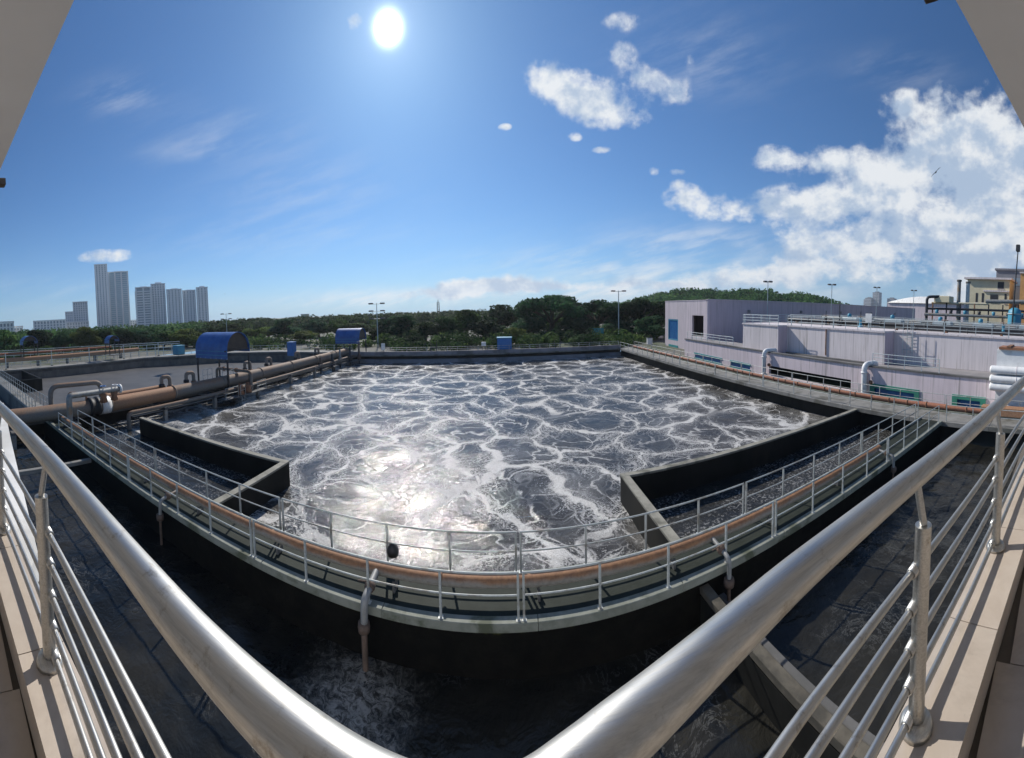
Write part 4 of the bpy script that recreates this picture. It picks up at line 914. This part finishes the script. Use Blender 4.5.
# ------------------------------------------------------------------ lamp masts
def mast(label, x, ytop, D, tiers, cat='lamp mast', mat='pale_rail', base=-.5, arms=True, r=.11, w=1.2, hs=.45):
    p = gd(x, ytop, D)
    t = thing('lamp_mast', label, cat, (p.x, p.y, base))
    part('pole', MB().tube([(p.x,p.y,base),(p.x,p.y,p.z)], [r, r*.6], 10), M[mat], t)
    part('foot', MB().box(p.x-.25,p.x+.25,p.y-.25,p.y+.25,base,base+.2), M['concrete'], t)
    d = Vector((-p.y, p.x, 0)).normalized()
    for k in range(tiers):
        z = p.z-.2-k*1.55
        a, b_ = Vector((p.x,p.y,z))-d*w, Vector((p.x,p.y,z))+d*w
        if arms: part('crossarm', MB().tube([a, b_], .05, 6), M[mat], t)
        for q in (a, b_):
            part('lamp_head', MB().bevel_box(q.x-hs,q.x+hs,q.y-hs*.6,q.y+hs*.6,z-.05,z+.24,.06), M['greywall'], t)
    return t
mast('tall floodlight mast with three tiers of lamps beside the far blue canopy', 376.5, 303, 75, 3)
mast('tall T-shaped lamp mast near the far right corner of the tank', 618.5, 290.5, 80, 1, r=.14)
mast('distant lamp mast above the large blue canopy', 226, 313.5, 110, 2)
mast('lamp mast standing above the lilac block building, left of the pair', 768, 281, 62, 1, base=0, r=.1, w=.45, hs=.32)
mast('lamp mast standing above the lilac block building, second from left', 832, 284, 66, 1, base=0, r=.1, w=.45, hs=.32)
mast('lamp mast standing before the far city towers', 877, 287, 80, 1, base=0, r=.12, w=.45, hs=.32)
mast('thin distant lamp mast left of the pale domed hall', 914, 290, 85, 1, base=0, r=.1, w=.45, hs=.32)
p = gd(840, 301, 42); t = thing('vent_pole', 'thin black pole rising from the tank house roof', 'pole', (p.x, p.y, Z)); part('pole', MB().tube([(p.x,p.y,Z),(p.x,p.y,p.z)], .07, 8), M['dark_metal'], t); part('base', MB().box(p.x-.2,p.x+.2,p.y-.2,p.y+.2,Z,Z+.25), M['dark_metal'], t)
p = gd(1018, 251, 46); q = gd(1012, 322, 46); t = thing('lamp_mast', 'dark leaning lamp pole at the right edge before the orange building', 'lamp mast', (q.x, q.y, Z))
part('pole', MB().tube([(q.x,q.y,Z),p], [.12,.07], 8), M['dark_metal'], t); part('lamp_head', MB().bevel_box(p.x-.25,p.x+.25,p.y-.25,p.y+.25,p.z-.1,p.z+.8,.08), M['dark_metal'], t)

# ------------------------------------------------------------------ towers of the city
def tower(label, x0, x1, ytop, D, depth, n_pier, mat='tower_white', band=3.4, glass='tower_glass', crown=0, core_in=.6, bk=.36, bp=0.0, pw=.42):
    a, b_ = gd(x0, ytop, D), gd(x1, ytop, D); c = (a+b_)/2; w = (b_-a).length; h = c.z
    e = (b_-a); e.z = 0; e.normalize(); nr = Vector((-e.y, e.x, 0)); nr = nr if nr.dot(c) > 0 else -nr
    t = thing('tower_block', label, 'tower block', (c.x, c.y, -.5), 'tower blocks on the left skyline')
    def obox(u0, u1, v0, v1, z0, z1, mb):
        P = lambda u_, v_, z: (c.x+e.x*u_+nr.x*v_, c.y+e.y*u_+nr.y*v_, z)
        return mb.add([P(u0,v0,z0),P(u1,v0,z0),P(u1,v1,z0),P(u0,v1,z0),P(u0,v0,z1),P(u1,v0,z1),P(u1,v1,z1),P(u0,v1,z1)], [(3,2,1,0),(4,5,6,7),(0,1,5,4),(1,2,6,5),(2,3,7,6),(3,0,4,7)])
    part('wall', obox(-w/2+core_in, w/2-core_in, core_in, depth-core_in, -.5, h-1, MB()), M[glass], t)
    for i in range(n_pier+1):
        u0 = -w/2+(w-w/n_pier*pw)*i/n_pier; part('pier', obox(u0, u0+w/n_pier*pw, 0, depth, -.5, h-.4, MB()), M[mat], t)
    mb = MB(); z = 2.5; 
    while z < h-3: obox(-w/2+.15-bp, w/2-.15+bp, .22-bp, depth-.22+bp, z, z+band*bk, mb); z += band
    part('floor_bands', mb, M[mat], t, kind='stuff')
    part('roof', obox(-w/2-.2, w/2+.2, -.2, depth+.2, h-.397, h+.8, MB()), M[mat], t)
    if crown: part('plant_room', obox(-w*.2, w*.25, depth*.2, depth*.7, h+.803, h+crown, MB()), M[mat], t)
    return t
tower('tallest grey tower block on the left skyline, slim and set ahead of its glassy twin', 94, 107, 264.5, 590, 20, 4, pw=.55, bk=.3)
tower('glassy blue tower block joined to the right of the tallest tower', 107.5, 128, 272, 600, 22, 3, mat='tower_grey', core_in=.35, glass='tower_blue', bk=.2, pw=.22, crown=2)
tower('white tower block with strong balcony bands right of the tallest pair', 135, 151, 287.5, 520, 20, 2, band=3.6, bk=.42, bp=1.1, pw=.18, crown=2)
tower('white tower block with a rooftop plant room in the middle of the right cluster', 150.5, 165, 284, 525, 20, 5, crown=3)
tower('white tower block third from right in the cluster, vertical ribs', 166, 181.5, 289.5, 520, 18, 4, pw=.6, bk=.3, crown=2)
tower('white tower block second from right in the cluster, vertical ribs', 182, 195.5, 290.5, 525, 18, 4, pw=.6, crown=1.6)
tower('rightmost white tower block of the left skyline, vertical ribs', 195.8, 207.5, 287.5, 515, 18, 3, pw=.55, bk=.3, crown=2.4)
tower('small grey tower block left of the tallest tower', 72.5, 87.5, 302, 550, 18, 6, mat='tower_grey')
tower('short rounded grey block against the left of the small grey tower', 65, 73, 312, 545, 16, 4, mat='tower_grey')
tower('low long grey block at the foot of the small grey tower', 66, 89, 322, 530, 16, 8, mat='tower_grey')
tower('wide low white apartment block on the left skyline', 33, 66, 320.5, 500, 16, 10)
tower('low white factory block at the far left edge', -12, 14, 322.5, 300, 12, 7)
tower('low dark block beside the white factory at far left', 10, 23, 327, 310, 10, 4, mat='tower_grey')
tower('pale low slab building between the tall towers', 120, 140, 320.5, 640, 14, 8)
def far_tower(label, x0, x1, ytop, D):
    a, b_ = gd(x0, ytop, D), gd(x1, ytop, D); c = (a+b_)/2; w = (b_-a).length; t = thing('tower_block', label, 'tower block', (c.x, c.y, -.5), 'distant city towers on the right')
    part('wall', MB().box(c.x-w*.35,c.x+w*.35,c.y-w*.5,c.y+w*.5,-.5,c.z), M['grey_facade'], t); part('plant_room', MB().box(c.x-w*.15,c.x+w*.15,c.y-w*.25,c.y+w*.25,c.z,c.z+w*.12), M['grey_facade'], t)
    mb = MB(); z = 6
    while z < c.z-4: mb.box(c.x-w*.36,c.x+w*.36,c.y-w*.51,c.y+w*.51,z,z+1.6); z += 6
    part('floor_bands', mb, M['tower_grey'], t, kind='stuff')
far_tower('tallest of the distant grey towers over the lilac block roof', 873.5, 881, 292.5, 1500); far_tower('short distant tower left of the tallest over the lilac roof', 866, 873, 298, 1500)
far_tower('low distant tower right of the tallest over the lilac roof', 888, 896, 298.5, 1500); far_tower('tiny distant tower at the left of the far city group', 864, 867, 299.5, 1600)
p = gd(305, 314.5, 300); t = thing('building', 'small tan building on top of the wooded rise at left', 'building', (p.x, p.y, 0)); part('wall', MB().box(p.x-2.8,p.x+2.8,p.y-2,p.y+2,-.5,p.z), M['cream'], t); part('roof', MB().box(p.x-3,p.x+3,p.y-2.2,p.y+2.2,p.z,p.z+.4), M['lilac_roof'], t)
for k in range(3): part('window', MB().box(p.x-2.2+k*1.6,p.x-1.2+k*1.6,p.y-2.06,p.y-2.003,p.z-2.4,p.z-1.2), M['tower_glass'], t)
p = gd(438, 301, 300); t = thing('radio_tower', 'lattice radio tower on the skyline above the trees', 'tower', (p.x, p.y, 0))
for sx, sy in ((-1,-1),(1,-1),(1,1),(-1,1)): part('leg', MB().tube([(p.x+sx*1.1,p.y+sy*1.1,-.5),(p.x+sx*.7,p.y+sy*.7,p.z-1)], .22, 6), M['grey_pipe'], t)
for k in range(6): z = p.z-1-k*2; part('ring', MB().box(p.x-.95,p.x+.95,p.y-.95,p.y+.95,z-.15,z+.15), M['grey_pipe'], t)
part('aerial', MB().tube([(p.x,p.y,p.z-1),(p.x,p.y,p.z+1)], .25, 6), M['grey_pipe'], t)

# ------------------------------------------------------------------ trees
def leaf_cloud(mb, rng, lobes, n, size):
    tot = sum(l[3]*l[4]*l[5] for l in lobes)
    for (cx, cy, cz, rx, ry, rz) in lobes:
        for _ in range(int(n*rx*ry*rz/tot)):
            while True:
                d = Vector((rng.uniform(-1,1), rng.uniform(-1,1), rng.uniform(-1,1)))
                if .05 < d.length < 1: break
            d = d.normalized()*(.55+.5*rng.random()**.7)
            p = Vector((cx+d.x*rx, cy+d.y*ry, cz+d.z*rz)); s = size*rng.uniform(.55,1.3)
            nr = (d+Vector((rng.uniform(-1,1), rng.uniform(-1,1), rng.uniform(-.6,1.2)))).normalized()
            u_ = nr.orthogonal().normalized(); u_ = Matrix.Rotation(rng.uniform(0,6.28), 3, nr) @ u_; w_ = nr.cross(u_)
            mb.add([p-u_*s, p+w_*s*.6, p+u_*s, p-w_*s*.6], [(0,1,2,3)])
def tree_meshes(kind, seed):
    rng = random.Random(seed); cr = MB(); tk = MB()
    if kind == 'umbrella':
        hh, spread = 11.0, 9.5; lob = []
        for k in range(26):
            a = rng.uniform(0,6.28); r_ = spread*math.sqrt(rng.random())*.9; lob.append((r_*math.cos(a), r_*math.sin(a), 8.6-.022*r_*r_+rng.uniform(-.9,.9), rng.uniform(1.9,3.1), rng.uniform(1.9,3.1), rng.uniform(.9,1.5)))
        for k in range(10):
            a = rng.uniform(0,6.28); r_ = spread*rng.uniform(.5,.95); lob.append((r_*math.cos(a), r_*math.sin(a), rng.uniform(3.5,6), 1.7, 1.7, 1.3))
        leaf_cloud(cr, rng, lob, 7500, .42)
        tk.tube([(0,0,0),(.1,.1,2.2),(0,.2,4)], [.75,.6,.5], 10)
        for k in range(9):
            a = k*.7+rng.uniform(-.2,.2); e = spread*.75; tk.tube([(0,.2,3.2),(math.cos(a)*e*.4,math.sin(a)*e*.4,5.6),(math.cos(a)*e,math.sin(a)*e,7.8)], [.36,.24,.08], 7)
    elif kind == 'round':
        lob = []
        for k in range(24):
            d = Vector((rng.gauss(0,1), rng.gauss(0,1), rng.gauss(0,1))).normalized()*rng.uniform(.35,1); s = rng.uniform(1.1,2.1); lob.append((d.x*3.6, d.y*3.6, 5.4+d.z*3.2, s, s, s*.8))
        leaf_cloud(cr, rng, lob, 5200, .36)
        tk.tube([(0,0,0),(.1,0,2.5),(0,.1,5)], [.4,.32,.2], 8)
        for k in range(6): a = k*1.05; tk.tube([(0,0,2.3),(math.cos(a)*1.3,math.sin(a)*1.3,4.2),(math.cos(a)*2.6,math.sin(a)*2.6,5.8)], [.2,.13,.05], 6)
    elif kind == 'tall':
        lob = []
        for k in range(22):
            z = rng.uniform(2.2,9.6); w_ = 2.9*(1-abs(z-4.5)/6.6); a = rng.uniform(0,6.28); s = rng.uniform(.9,1.7); lob.append((math.cos(a)*w_*.8, math.sin(a)*w_*.8, z, s, s, s))
        leaf_cloud(cr, rng, lob, 4600, .34)
        tk.tube([(0,0,0),(0,.1,4),(.1,0,8)], [.36,.26,.1], 8)
        for k in range(6): a = k*1.1; tk.tube([(0,0,1.8+k*.8),(math.cos(a)*1.0,math.sin(a)*1.0,3.2+k*.8),(math.cos(a)*1.9,math.sin(a)*1.9,3.9+k*.8)], [.15,.1,.04], 6)
    else:                                                    # bush
        lob = []
        for k in range(14):
            a = rng.uniform(0,6.28); r_ = rng.uniform(0,2.4); s = rng.uniform(.7,1.3); lob.append((r_*math.cos(a), r_*math.sin(a), rng.uniform(.8,2.9), s, s, s*.8))
        leaf_cloud(cr, rng, lob, 2600, .28)
        for k in range(5): a = k*1.25; tk.tube([(0,0,0),(math.cos(a)*.7,math.sin(a)*.7,1.2),(math.cos(a)*1.4,math.sin(a)*1.4,2.2)], [.09,.06,.03], 6)
    return cr, tk
TREES = {}
def tree_pair(kind, mat, seed):
    k = (kind, mat, seed)
    if k not in TREES:
        cr, tk = tree_meshes(kind, seed); TREES[k] = (cr.mesh('crown', M[mat]), tk.mesh('trunk', M['bark']))
    return TREES[k]
HT = {'umbrella':11.0, 'round':9.6, 'tall':10.6, 'bush':3.8}
WD = {'umbrella':22.0, 'round':10.0, 'tall':6.6, 'bush':6.4}
def tree(x, ytop, D, kind, mat, label, wide=None, seed=1, group='trees behind the far end of the tanks', base=-.5):
    top = gd(x, ytop, D); h = max(2.0, top.z-base); k = h/HT[kind]; kw = k if wide is None else wide/F*D/WD[kind]
    name = 'tree' if kind != 'bush' else 'shrub'
    t = thing(name, label, name, (top.x, top.y, base), group)
    cr, tk = tree_pair(kind, mat, seed); rz = (x*37 % 100)/100*6.28
    for nm, me in (('trunk', tk), ('crown', cr)):
        o = inst(nm, me, t, t.location, rz); o.scale = (kw, kw, k)
TL = [ # x, top, D, kind, leaf, width px, label
 (3,330,120,'round','leaf_mid',34,'round green tree at the left edge before the white factory'),
 (38,328,112,'round','leaf_dark',40,'dark round tree just right of the white factory'),
 (63,332,108,'round','leaf_dark',34,'low dark tree below the small grey tower'),
 (86,325,105,'round','leaf_light',38,'light green tree at the foot of the small grey tower'),
 (104,327,110,'tall','leaf_mid',28,'mid green tree left below the tallest tower'),
 (122,327,108,'round','leaf_dark',34,'dark bushy tree below the glassy tower'),
 (143,330,108,'round','leaf_dark',36,'dark tree below the banded white tower'),
 (163,330,104,'round','leaf_mid',36,'green tree below the plant room tower'),
 (186,329,100,'round','leaf_light',44,'broad light green tree left of the large blue canopy'),
 (207,326,112,'round','leaf_dark',36,'dark tree behind the left half of the large blue canopy'),
 (232,324,120,'round','leaf_mid',40,'green tree rising behind the large blue canopy'),
 (252,328,112,'bush','leaf_light',30,'yellow green shrub right behind the large blue canopy'),
 (268,327,122,'round','leaf_light',40,'yellow green tree right of the large blue canopy'),
 (284,319,110,'tall','leaf_dark',30,'tall dark pointed tree between the two blue canopies'),
 (303,331,98,'round','leaf_light',36,'low yellow green tree behind the bright blue cabinet'),
 (318,318,118,'round','leaf_dark',40,'dark tree left behind the far blue canopy'),
 (338,320,112,'round','leaf_mid',38,'dark tree directly behind the far blue canopy'),
 (357,322,116,'round','leaf_mid',40,'green tree right behind the far blue canopy'),
 (378,326,90,'tall','leaf_mid',28,'slim green tree behind the three-tier floodlight mast'),
 (398,313,88,'round','leaf_dark',52,'big dark tree right of the three-tier floodlight mast'),
 (425,322,84,'round','leaf_mid',42,'mid green tree left of the radio tower'),
 (446,315,86,'round','leaf_mid',44,'dark tree beneath the radio tower'),
 (466,310,88,'round','leaf_mid',44,'green round tree right of the radio tower'),
 (488,316,84,'round','leaf_dark',46,'dark tree behind the small white control box'),
 (500,305,104,'round','leaf_dark',46,'taller dark tree behind the blue cabin'),
 (516,327,72,'bush','leaf_light',32,'light green shrub just right of the blue cabin'),
 (532,334,70,'bush','leaf_light',26,'low light shrub under the great spreading tree'),
 (551,292.5,92,'umbrella','leaf_dark',96,'great dark spreading tree at centre with a flat crown'),
 (598,297.5,94,'umbrella','leaf_dark',84,'dark spreading tree left of the T-shaped lamp mast'),
 (575,318,84,'round','leaf_dark',48,'dark tree under the gap between the two spreading trees'),
 (528,318,86,'round','leaf_dark',48,'dark round tree under the left edge of the great spreading tree'),
 (618,318,84,'round','leaf_dark',46,'dark tree behind the foot of the T-shaped lamp mast'),
 (640,296.5,92,'umbrella','leaf_dark',80,'dark spreading tree between the T-shaped mast and the lilac building'),
 (652,314,80,'round','leaf_dark',44,'dark tree close to the left wall of the lilac block building'),
 (668,300,98,'umbrella','leaf_mid',70,'green spreading tree behind the corner of the lilac block building'),
 (548,311,112,'round','leaf_dark',60,'dark tree seen behind the trunk of the great spreading tree'),
 (560,318,104,'round','leaf_mid',44,'mid green tree seen behind the right limbs of the great spreading tree'),
 (588,338,72,'bush','leaf_mid',24,'small shrub at the far walkway under the dark trees'),
 (412,334,74,'bush','leaf_dark',30,'dark low shrub at the far walkway left of the control box'),
]
for i, (x, yt, D, kind, mat, wd, lb) in enumerate(TL): tree(x, yt, D, kind, mat, lb, wd, seed=1+i % 2)
# wooded hills: terrain plus one forest mass each
def hill(rng_seed, pts, D0, D1, ncrown, cs, zsink):
    """pts: sighted skyline (x, y) at range D0..D1 gives the ridge"""
    from mathutils import noise as mn
    rng = random.Random(rng_seed); ridge = [gd(x, y, (D0+D1)/2) for x, y in pts]
    mb = MB(); rows = []
    for p in ridge:
        d = Vector((p.x, p.y, 0)).normalized(); z = max(.5, p.z-zsink); row = []
        for k, (dd, fr) in enumerate(((-90,0),(-60,.35),(-30,.75),(0,1),(40,.8),(90,0))):
            q = Vector((p.x, p.y, 0))+d*dd; row.append((q.x, q.y, -.6+(z+.6)*fr))
        rows.append(row)
    v = [q for r_ in rows for q in r_]; n = 6
    mb.add(v, [(i*n+j, (i+1)*n+j, (i+1)*n+j+1, i*n+j+1) for i in range(len(rows)-1) for j in range(n-1)], True)
    o = structure('hills', mb, M['hill_ground']); cl = MB()
    for _ in range(ncrown):
        i = rng.randrange(len(rows)-1); t_ = rng.random(); s = rng.uniform(0,3.6); k = min(int(s), 4); fr = s-k
        A = [Vector(rows[i][k]).lerp(Vector(rows[i][k+1]), fr), Vector(rows[i+1][k]).lerp(Vector(rows[i+1][k+1]), fr)]; q = A[0].lerp(A[1], t_)
        h = zsink*rng.uniform(.55,1.15); w_ = h*rng.uniform(.6,1.0)
        leaf_cloud(cl, rng, [(q.x, q.y, q.z+h*.55, w_, w_, h*.45)], 110, cs)
    f = part('forest', cl, M['leaf_hill']); f['kind'] = 'stuff'; f['label'] = 'wooded hillside beyond the trees'; 
hill(5, [(585,308),(615,302),(640,297),(660,291.5),(680,288.5),(700,287.5),(725,289),(745,287.5),(765,288.5),(790,290),(808,292),(822,297),(838,301),(850,306)], 230, 270, 620, .95, 7)
hill(6, [(185,333),(205,326),(225,320.5),(250,318.5),(275,319.5),(300,320),(330,318),(350,316.5),(375,317.5),(400,316),(425,313),(450,311),(470,310.5),(490,312),(510,313),(540,312),(570,311),(600,311),(640,309)], 230, 280, 560, .9, 6)
hill(9, [(-40,338),(0,336),(40,335),(80,334),(120,334),(160,334),(200,333)], 190, 220, 240, .8, 6)
ub = MB(); rng = random.Random(12)
for k in range(200):
    x = rng.uniform(-30, 662); a = ray(x, 330); a = math.atan2(a.x, a.y)
    D = min(rng.uniform(62, 82)/max(.05, math.cos(a)), rng.uniform(80, 98)/max(.05, abs(math.sin(a))))
    p = gd(x, 330, D); h = rng.uniform(1.2, 3.0 if 250 < x < 640 else 2.6); w_ = rng.uniform(1.4, 2.8)
    leaf_cloud(ub, rng, [(p.x, p.y, -.5+h*.5, w_, w_, h*.56)], 170, .30)
f = part('undergrowth', ub, M['leaf_under']); f['kind'] = 'stuff'; f['label'] = 'undergrowth beneath the row of trees'
# a pale low fence beyond the left tank
t = thing('fence', 'pale low fence line beyond the left tank before the trees', 'fence', (-74, 20, 0))
pf = [gd(x, 346, 78) for x in (-20, 30, 80, 130, 180)]
fm = MB().box(-.05,.05,-.05,.05,0,2.6).mesh('post', M['pale_rail'])
for i, (a, b_) in enumerate(zip(pf[:-1], pf[1:])):
    for zz in (.7, 1.4, 2.1, 2.5): part('rail', MB().tube([(a.x,a.y,zz),(b_.x,b_.y,zz)], .06, 6), M['pale_rail'], t)
    for k in range(6): q = a.lerp(b_, k/6); inst('post', fm, t, (q.x, q.y, -.5))
# white utility boxes by the far right corner
for (x, y, D, lb) in ((631, 341.5, 73, 'small white utility box beyond the far right corner, leftmost of three'), (649.5, 341.5, 70, 'small white utility box beyond the far right corner, middle one under a dark tree'), (660, 336.5, 84, 'small white utility box farthest of three, beside the lilac block building')):
    p = gd(x, y, D); zz = -.5; t = thing('utility_box', lb, 'utility box', (p.x, p.y, zz))
    part('body', MB().bevel_box(p.x-.5,p.x+.5,p.y-.35,p.y+.35,zz+.12,zz+1.3,.04), M['white_paint'], t); part('lid', MB().bevel_box(p.x-.56,p.x+.56,p.y-.41,p.y+.41,zz+1.303,zz+1.4,.02), M['greywall'], t); part('plinth', MB().box(p.x-.6,p.x+.6,p.y-.45,p.y+.45,zz,zz+.117), M['concrete'], t)
p = gd(598, 336, 78); t = thing('sign_board', 'teal panel board among the trees left of the T-shaped lamp mast', 'sign', (p.x, p.y, -.5)); part('board', MB().bevel_box(p.x-1.3,p.x+1.3,p.y-.05,p.y+.05,.9,2.3,.02), M['teal'], t)
for dx in (-1.1,1.1): part('leg', MB().box(p.x+dx-.05,p.x+dx+.05,p.y+.06,p.y+.16,-.5,2.2), M['dark_metal'], t)

# ------------------------------------------------------------------ birds
def bird(label, p, span, roll, head):
    t = thing('bird', label, 'bird', p); t.rotation_euler = (0, roll, head); s = span/2; x, y, z = p
    part('body', MB().tube([(x,y-.32*s,z),(x,y-.2*s,z+.01),(x,y,z),(x,y+.3*s,z),(x,y+.62*s,z)], [.02*s,.07*s,.10*s,.06*s,.01*s], 8), M['bird'], t)
    for sg in (-1,1):
        pts = [(.05,-.12),(.5,-.22),(1.0,.02),(.98,.06),(.48,.03),(.05,.14)]
        v = [(x+sg*a*s, y+b_*s, z+.05*s*(1-abs(a-.5))+.012*s) for a, b_ in pts]+[(x+sg*a*s, y+b_*s, z+.05*s*(1-abs(a-.5))-.012*s) for a, b_ in pts]
        part('wing', MB().add(v, [tuple(range(6)), tuple(range(11,5,-1))]+[(i,6+i,6+(i+1)%6,(i+1)%6) for i in range(6)]), M['bird'], t)
bird('dark long-winged bird gliding against the white cloud at right', gd(936,172,40), 1.5, -.85, -1.1)
bird('tiny dark bird in the clear sky above the large blue canopy', gd(225,294,60), .55, .3, .8)

# ------------------------------------------------------------------ the balcony the picture is taken from
RP = [(-9,.26),(-5,.25),(-3.4,.27),(-2.4,.285),(-1.69,.31),(-1.2,.318),(-.82,.312),(-.55,.300),(-.40,.290),(-.24,.280),(-.10,.270),(-.04,.270),(.01,.278),(.06,.298),(.12,.319),(.23,.345),(.38,.366),(.53,.37),(.71,.364),(.90,.35),(1.30,.32),(1.72,.295),(2.34,.26),(3.0,.2),(5,.08),(9,-.05)]
def ry(x):
    for (a, ya), (b_, yb) in zip(RP[:-1], RP[1:]):
        if a <= x <= b_: return ya+(yb-ya)*(x-a)/(b_-a)
    return RP[-1][1]
def smooth_path(z, x0=-9, x1=9, dy=0):
    # Catmull-Rom through the surveyed points
    P = [Vector((x, y+dy, z)) for x, y in RP]; out = []
    for i in range(len(P)-1):
        p0, p1, p2, p3 = P[max(i-1,0)], P[i], P[i+1], P[min(i+2,len(P)-1)]
        for k in range(6):
            t_ = k/6; out.append(.5*((2*p1)+(p2-p0)*t_+(2*p0-5*p1+4*p2-p3)*t_*t_+(3*p1-p0-3*p2+p3)*t_**3))
    out.append(P[-1]); return out
ZR = H-.42; ZK = H-1.09; ZF = ZK-.11
t = thing('balcony_railing', 'brushed stainless balcony railing in the foreground with thick handrail and five thin bars', 'railing', (0, .35, ZK))
part('handrail', MB().tube(smooth_path(ZR), .0285, 28), M['stainless'], t)
for z in (H-.655, H-.755, H-.86, H-.96, H-1.055):
    part('bar', MB().tube(smooth_path(z, dy=-.012), .0095, 14), M['stainless'], t)
for x in (-3.4, -1.95, -1.14, .84, 1.63, 2.6, 4.0):
    y = ry(x)-.022
    po = part('post', MB().tube([(x,y,ZK+.004),(x,y,ZR-.125)], .0215, 20), M['stainless'], t)
    part('pin', MB().tube([(x,y,ZR-.124),(x,ry(x),ZR-.02)], .010, 14), M['stainless'], po)
    part('base_flange', MB().lathe((x,y,ZK), [(.022,.028),(.036,.026),(.044,.012),(.046,.002),(.01,.001)], 24), M['stainless'], po)
    for z in (H-.655, H-.755, H-.86, H-.96, H-1.055):
        part('bar_socket', MB().lathe((x,y+.012,z), [(.0096,-.040),(.0135,-.040),(.0135,.040),(.0096,.040)], 14, 'x'), M['stainless'], po)
t = thing('balcony', 'tiled balcony with a beige tile kerb and a grey concrete roof overhead in the foreground', 'balcony', (0, 0, ZF))
kb = part('kerb', MB().prism([(-9,.02),(-4,.10),(-1.6,.20),(-.85,.225),(.77,.238),(1.42,.175),(4,.0),(9,-.2),(9,.10),(4,.22),(1.47,.328),(.85,.388),(-.8,.372),(-1.6,.33),(-4,.30),(-9,.28)], ZF-.3, ZK-.014), M['grout'], t)
inner = [(-9,.02),(-4,.10),(-1.6,.20),(-.85,.225),(.77,.238),(1.42,.175),(4,.0),(9,-.2)]; outer = [(-9,.28),(-4,.30),(-1.6,.335),(-.8,.378),(.85,.392),(1.47,.332),(4,.22),(9,.10)]
def lerp_tab(tab, x):
    for (a, ya), (b_, yb) in zip(tab[:-1], tab[1:]):
        if a <= x <= b_: return ya+(yb-ya)*(x-a)/(b_-a)
    return tab[-1][1]
k = -6.0
while k < 6:
    a, b_ = k+.0018, k+.598
    part('tile', MB().prism([(a,lerp_tab(inner,a)-.012),(b_,lerp_tab(inner,b_)-.012),(b_,lerp_tab(outer,b_)+.006),(a,lerp_tab(outer,a)+.006)], ZK-.012, ZK), M['tile'], kb, loc=(k,.2,ZK))
    part('tile', MB().prism([(a,lerp_tab(inner,a)-.0125),(b_,lerp_tab(inner,b_)-.0125),(b_,lerp_tab(inner,b_)-.002),(a,lerp_tab(inner,a)-.002)], ZF+.004, ZK-.0125), M['tile'], kb, loc=(k,.2,ZF)); k += .6
fl = part('floor', MB().box(-9,9,-3.2,.35,ZF-.28,ZF-.013), M['grout'], t)
for i in range(-10, 10):
    for j in range(4):
        y1 = -.02-j*.6 if j else min(lerp_tab(inner, i*.6), lerp_tab(inner, i*.6+.598))-.014
        part('tile', MB().box(i*.6+.002,i*.6+.598,-.02-(j+1)*.6+.004,y1,ZF-.012,ZF), M['tile'], fl, loc=(i*.6,y1,ZF))
part('roof_slab', MB().prism([(-9,.42),(-2.4,.45),(-1.1,.49),(1.2,.44),(2.1,.30),(9,-.1),(9,-3.2),(-9,-3.2)][::-1], H+1.1, H+1.32), M['soffit'], t)
part('back_wall', MB().box(-9,9,-3.4,-3.203,ZF-.3,H+1.3), M['soffit'], t)
part('lower_wall', MB().box(-9,9,-.4,.0,-2.4,ZF-.303), M['soffit'], t)
part('white_ledge', MB().prism([(-5.5,.33),(-1.62,.345),(-1.75,.42),(-2.41,.50),(-3.55,.64),(-5.5,.9)], ZK-.16, ZK-.02), M['white_paint'], t)
for (x, y) in ((-2.52,.49),(1.13,.50)):
    part('roof_bracket', MB().bevel_box(x-.035,x+.02,y-.025,y+.02,H+1.045,H+1.099,.006), M['brown'], t)

# ------------------------------------------------------------------ air
hz_mat = bpy.data.materials.new('haze'); hz_mat.use_nodes = True
_n = hz_mat.node_tree; _n.nodes.clear(); _v = _n.nodes.new('ShaderNodeVolumePrincipled'); _o = _n.nodes.new('ShaderNodeOutputMaterial')
_v.inputs['Color'].default_value = (.86, .92, 1, 1); _v.inputs['Density'].default_value = .0002; _v.inputs['Anisotropy'].default_value = .3
_n.links.new(_v.outputs[0], _o.inputs['Volume'])
hb = part('haze', MB().box(-B-50, B+50, -B-50, B+50, -4.0, 125), hz_mat); hb['kind'] = 'stuff'
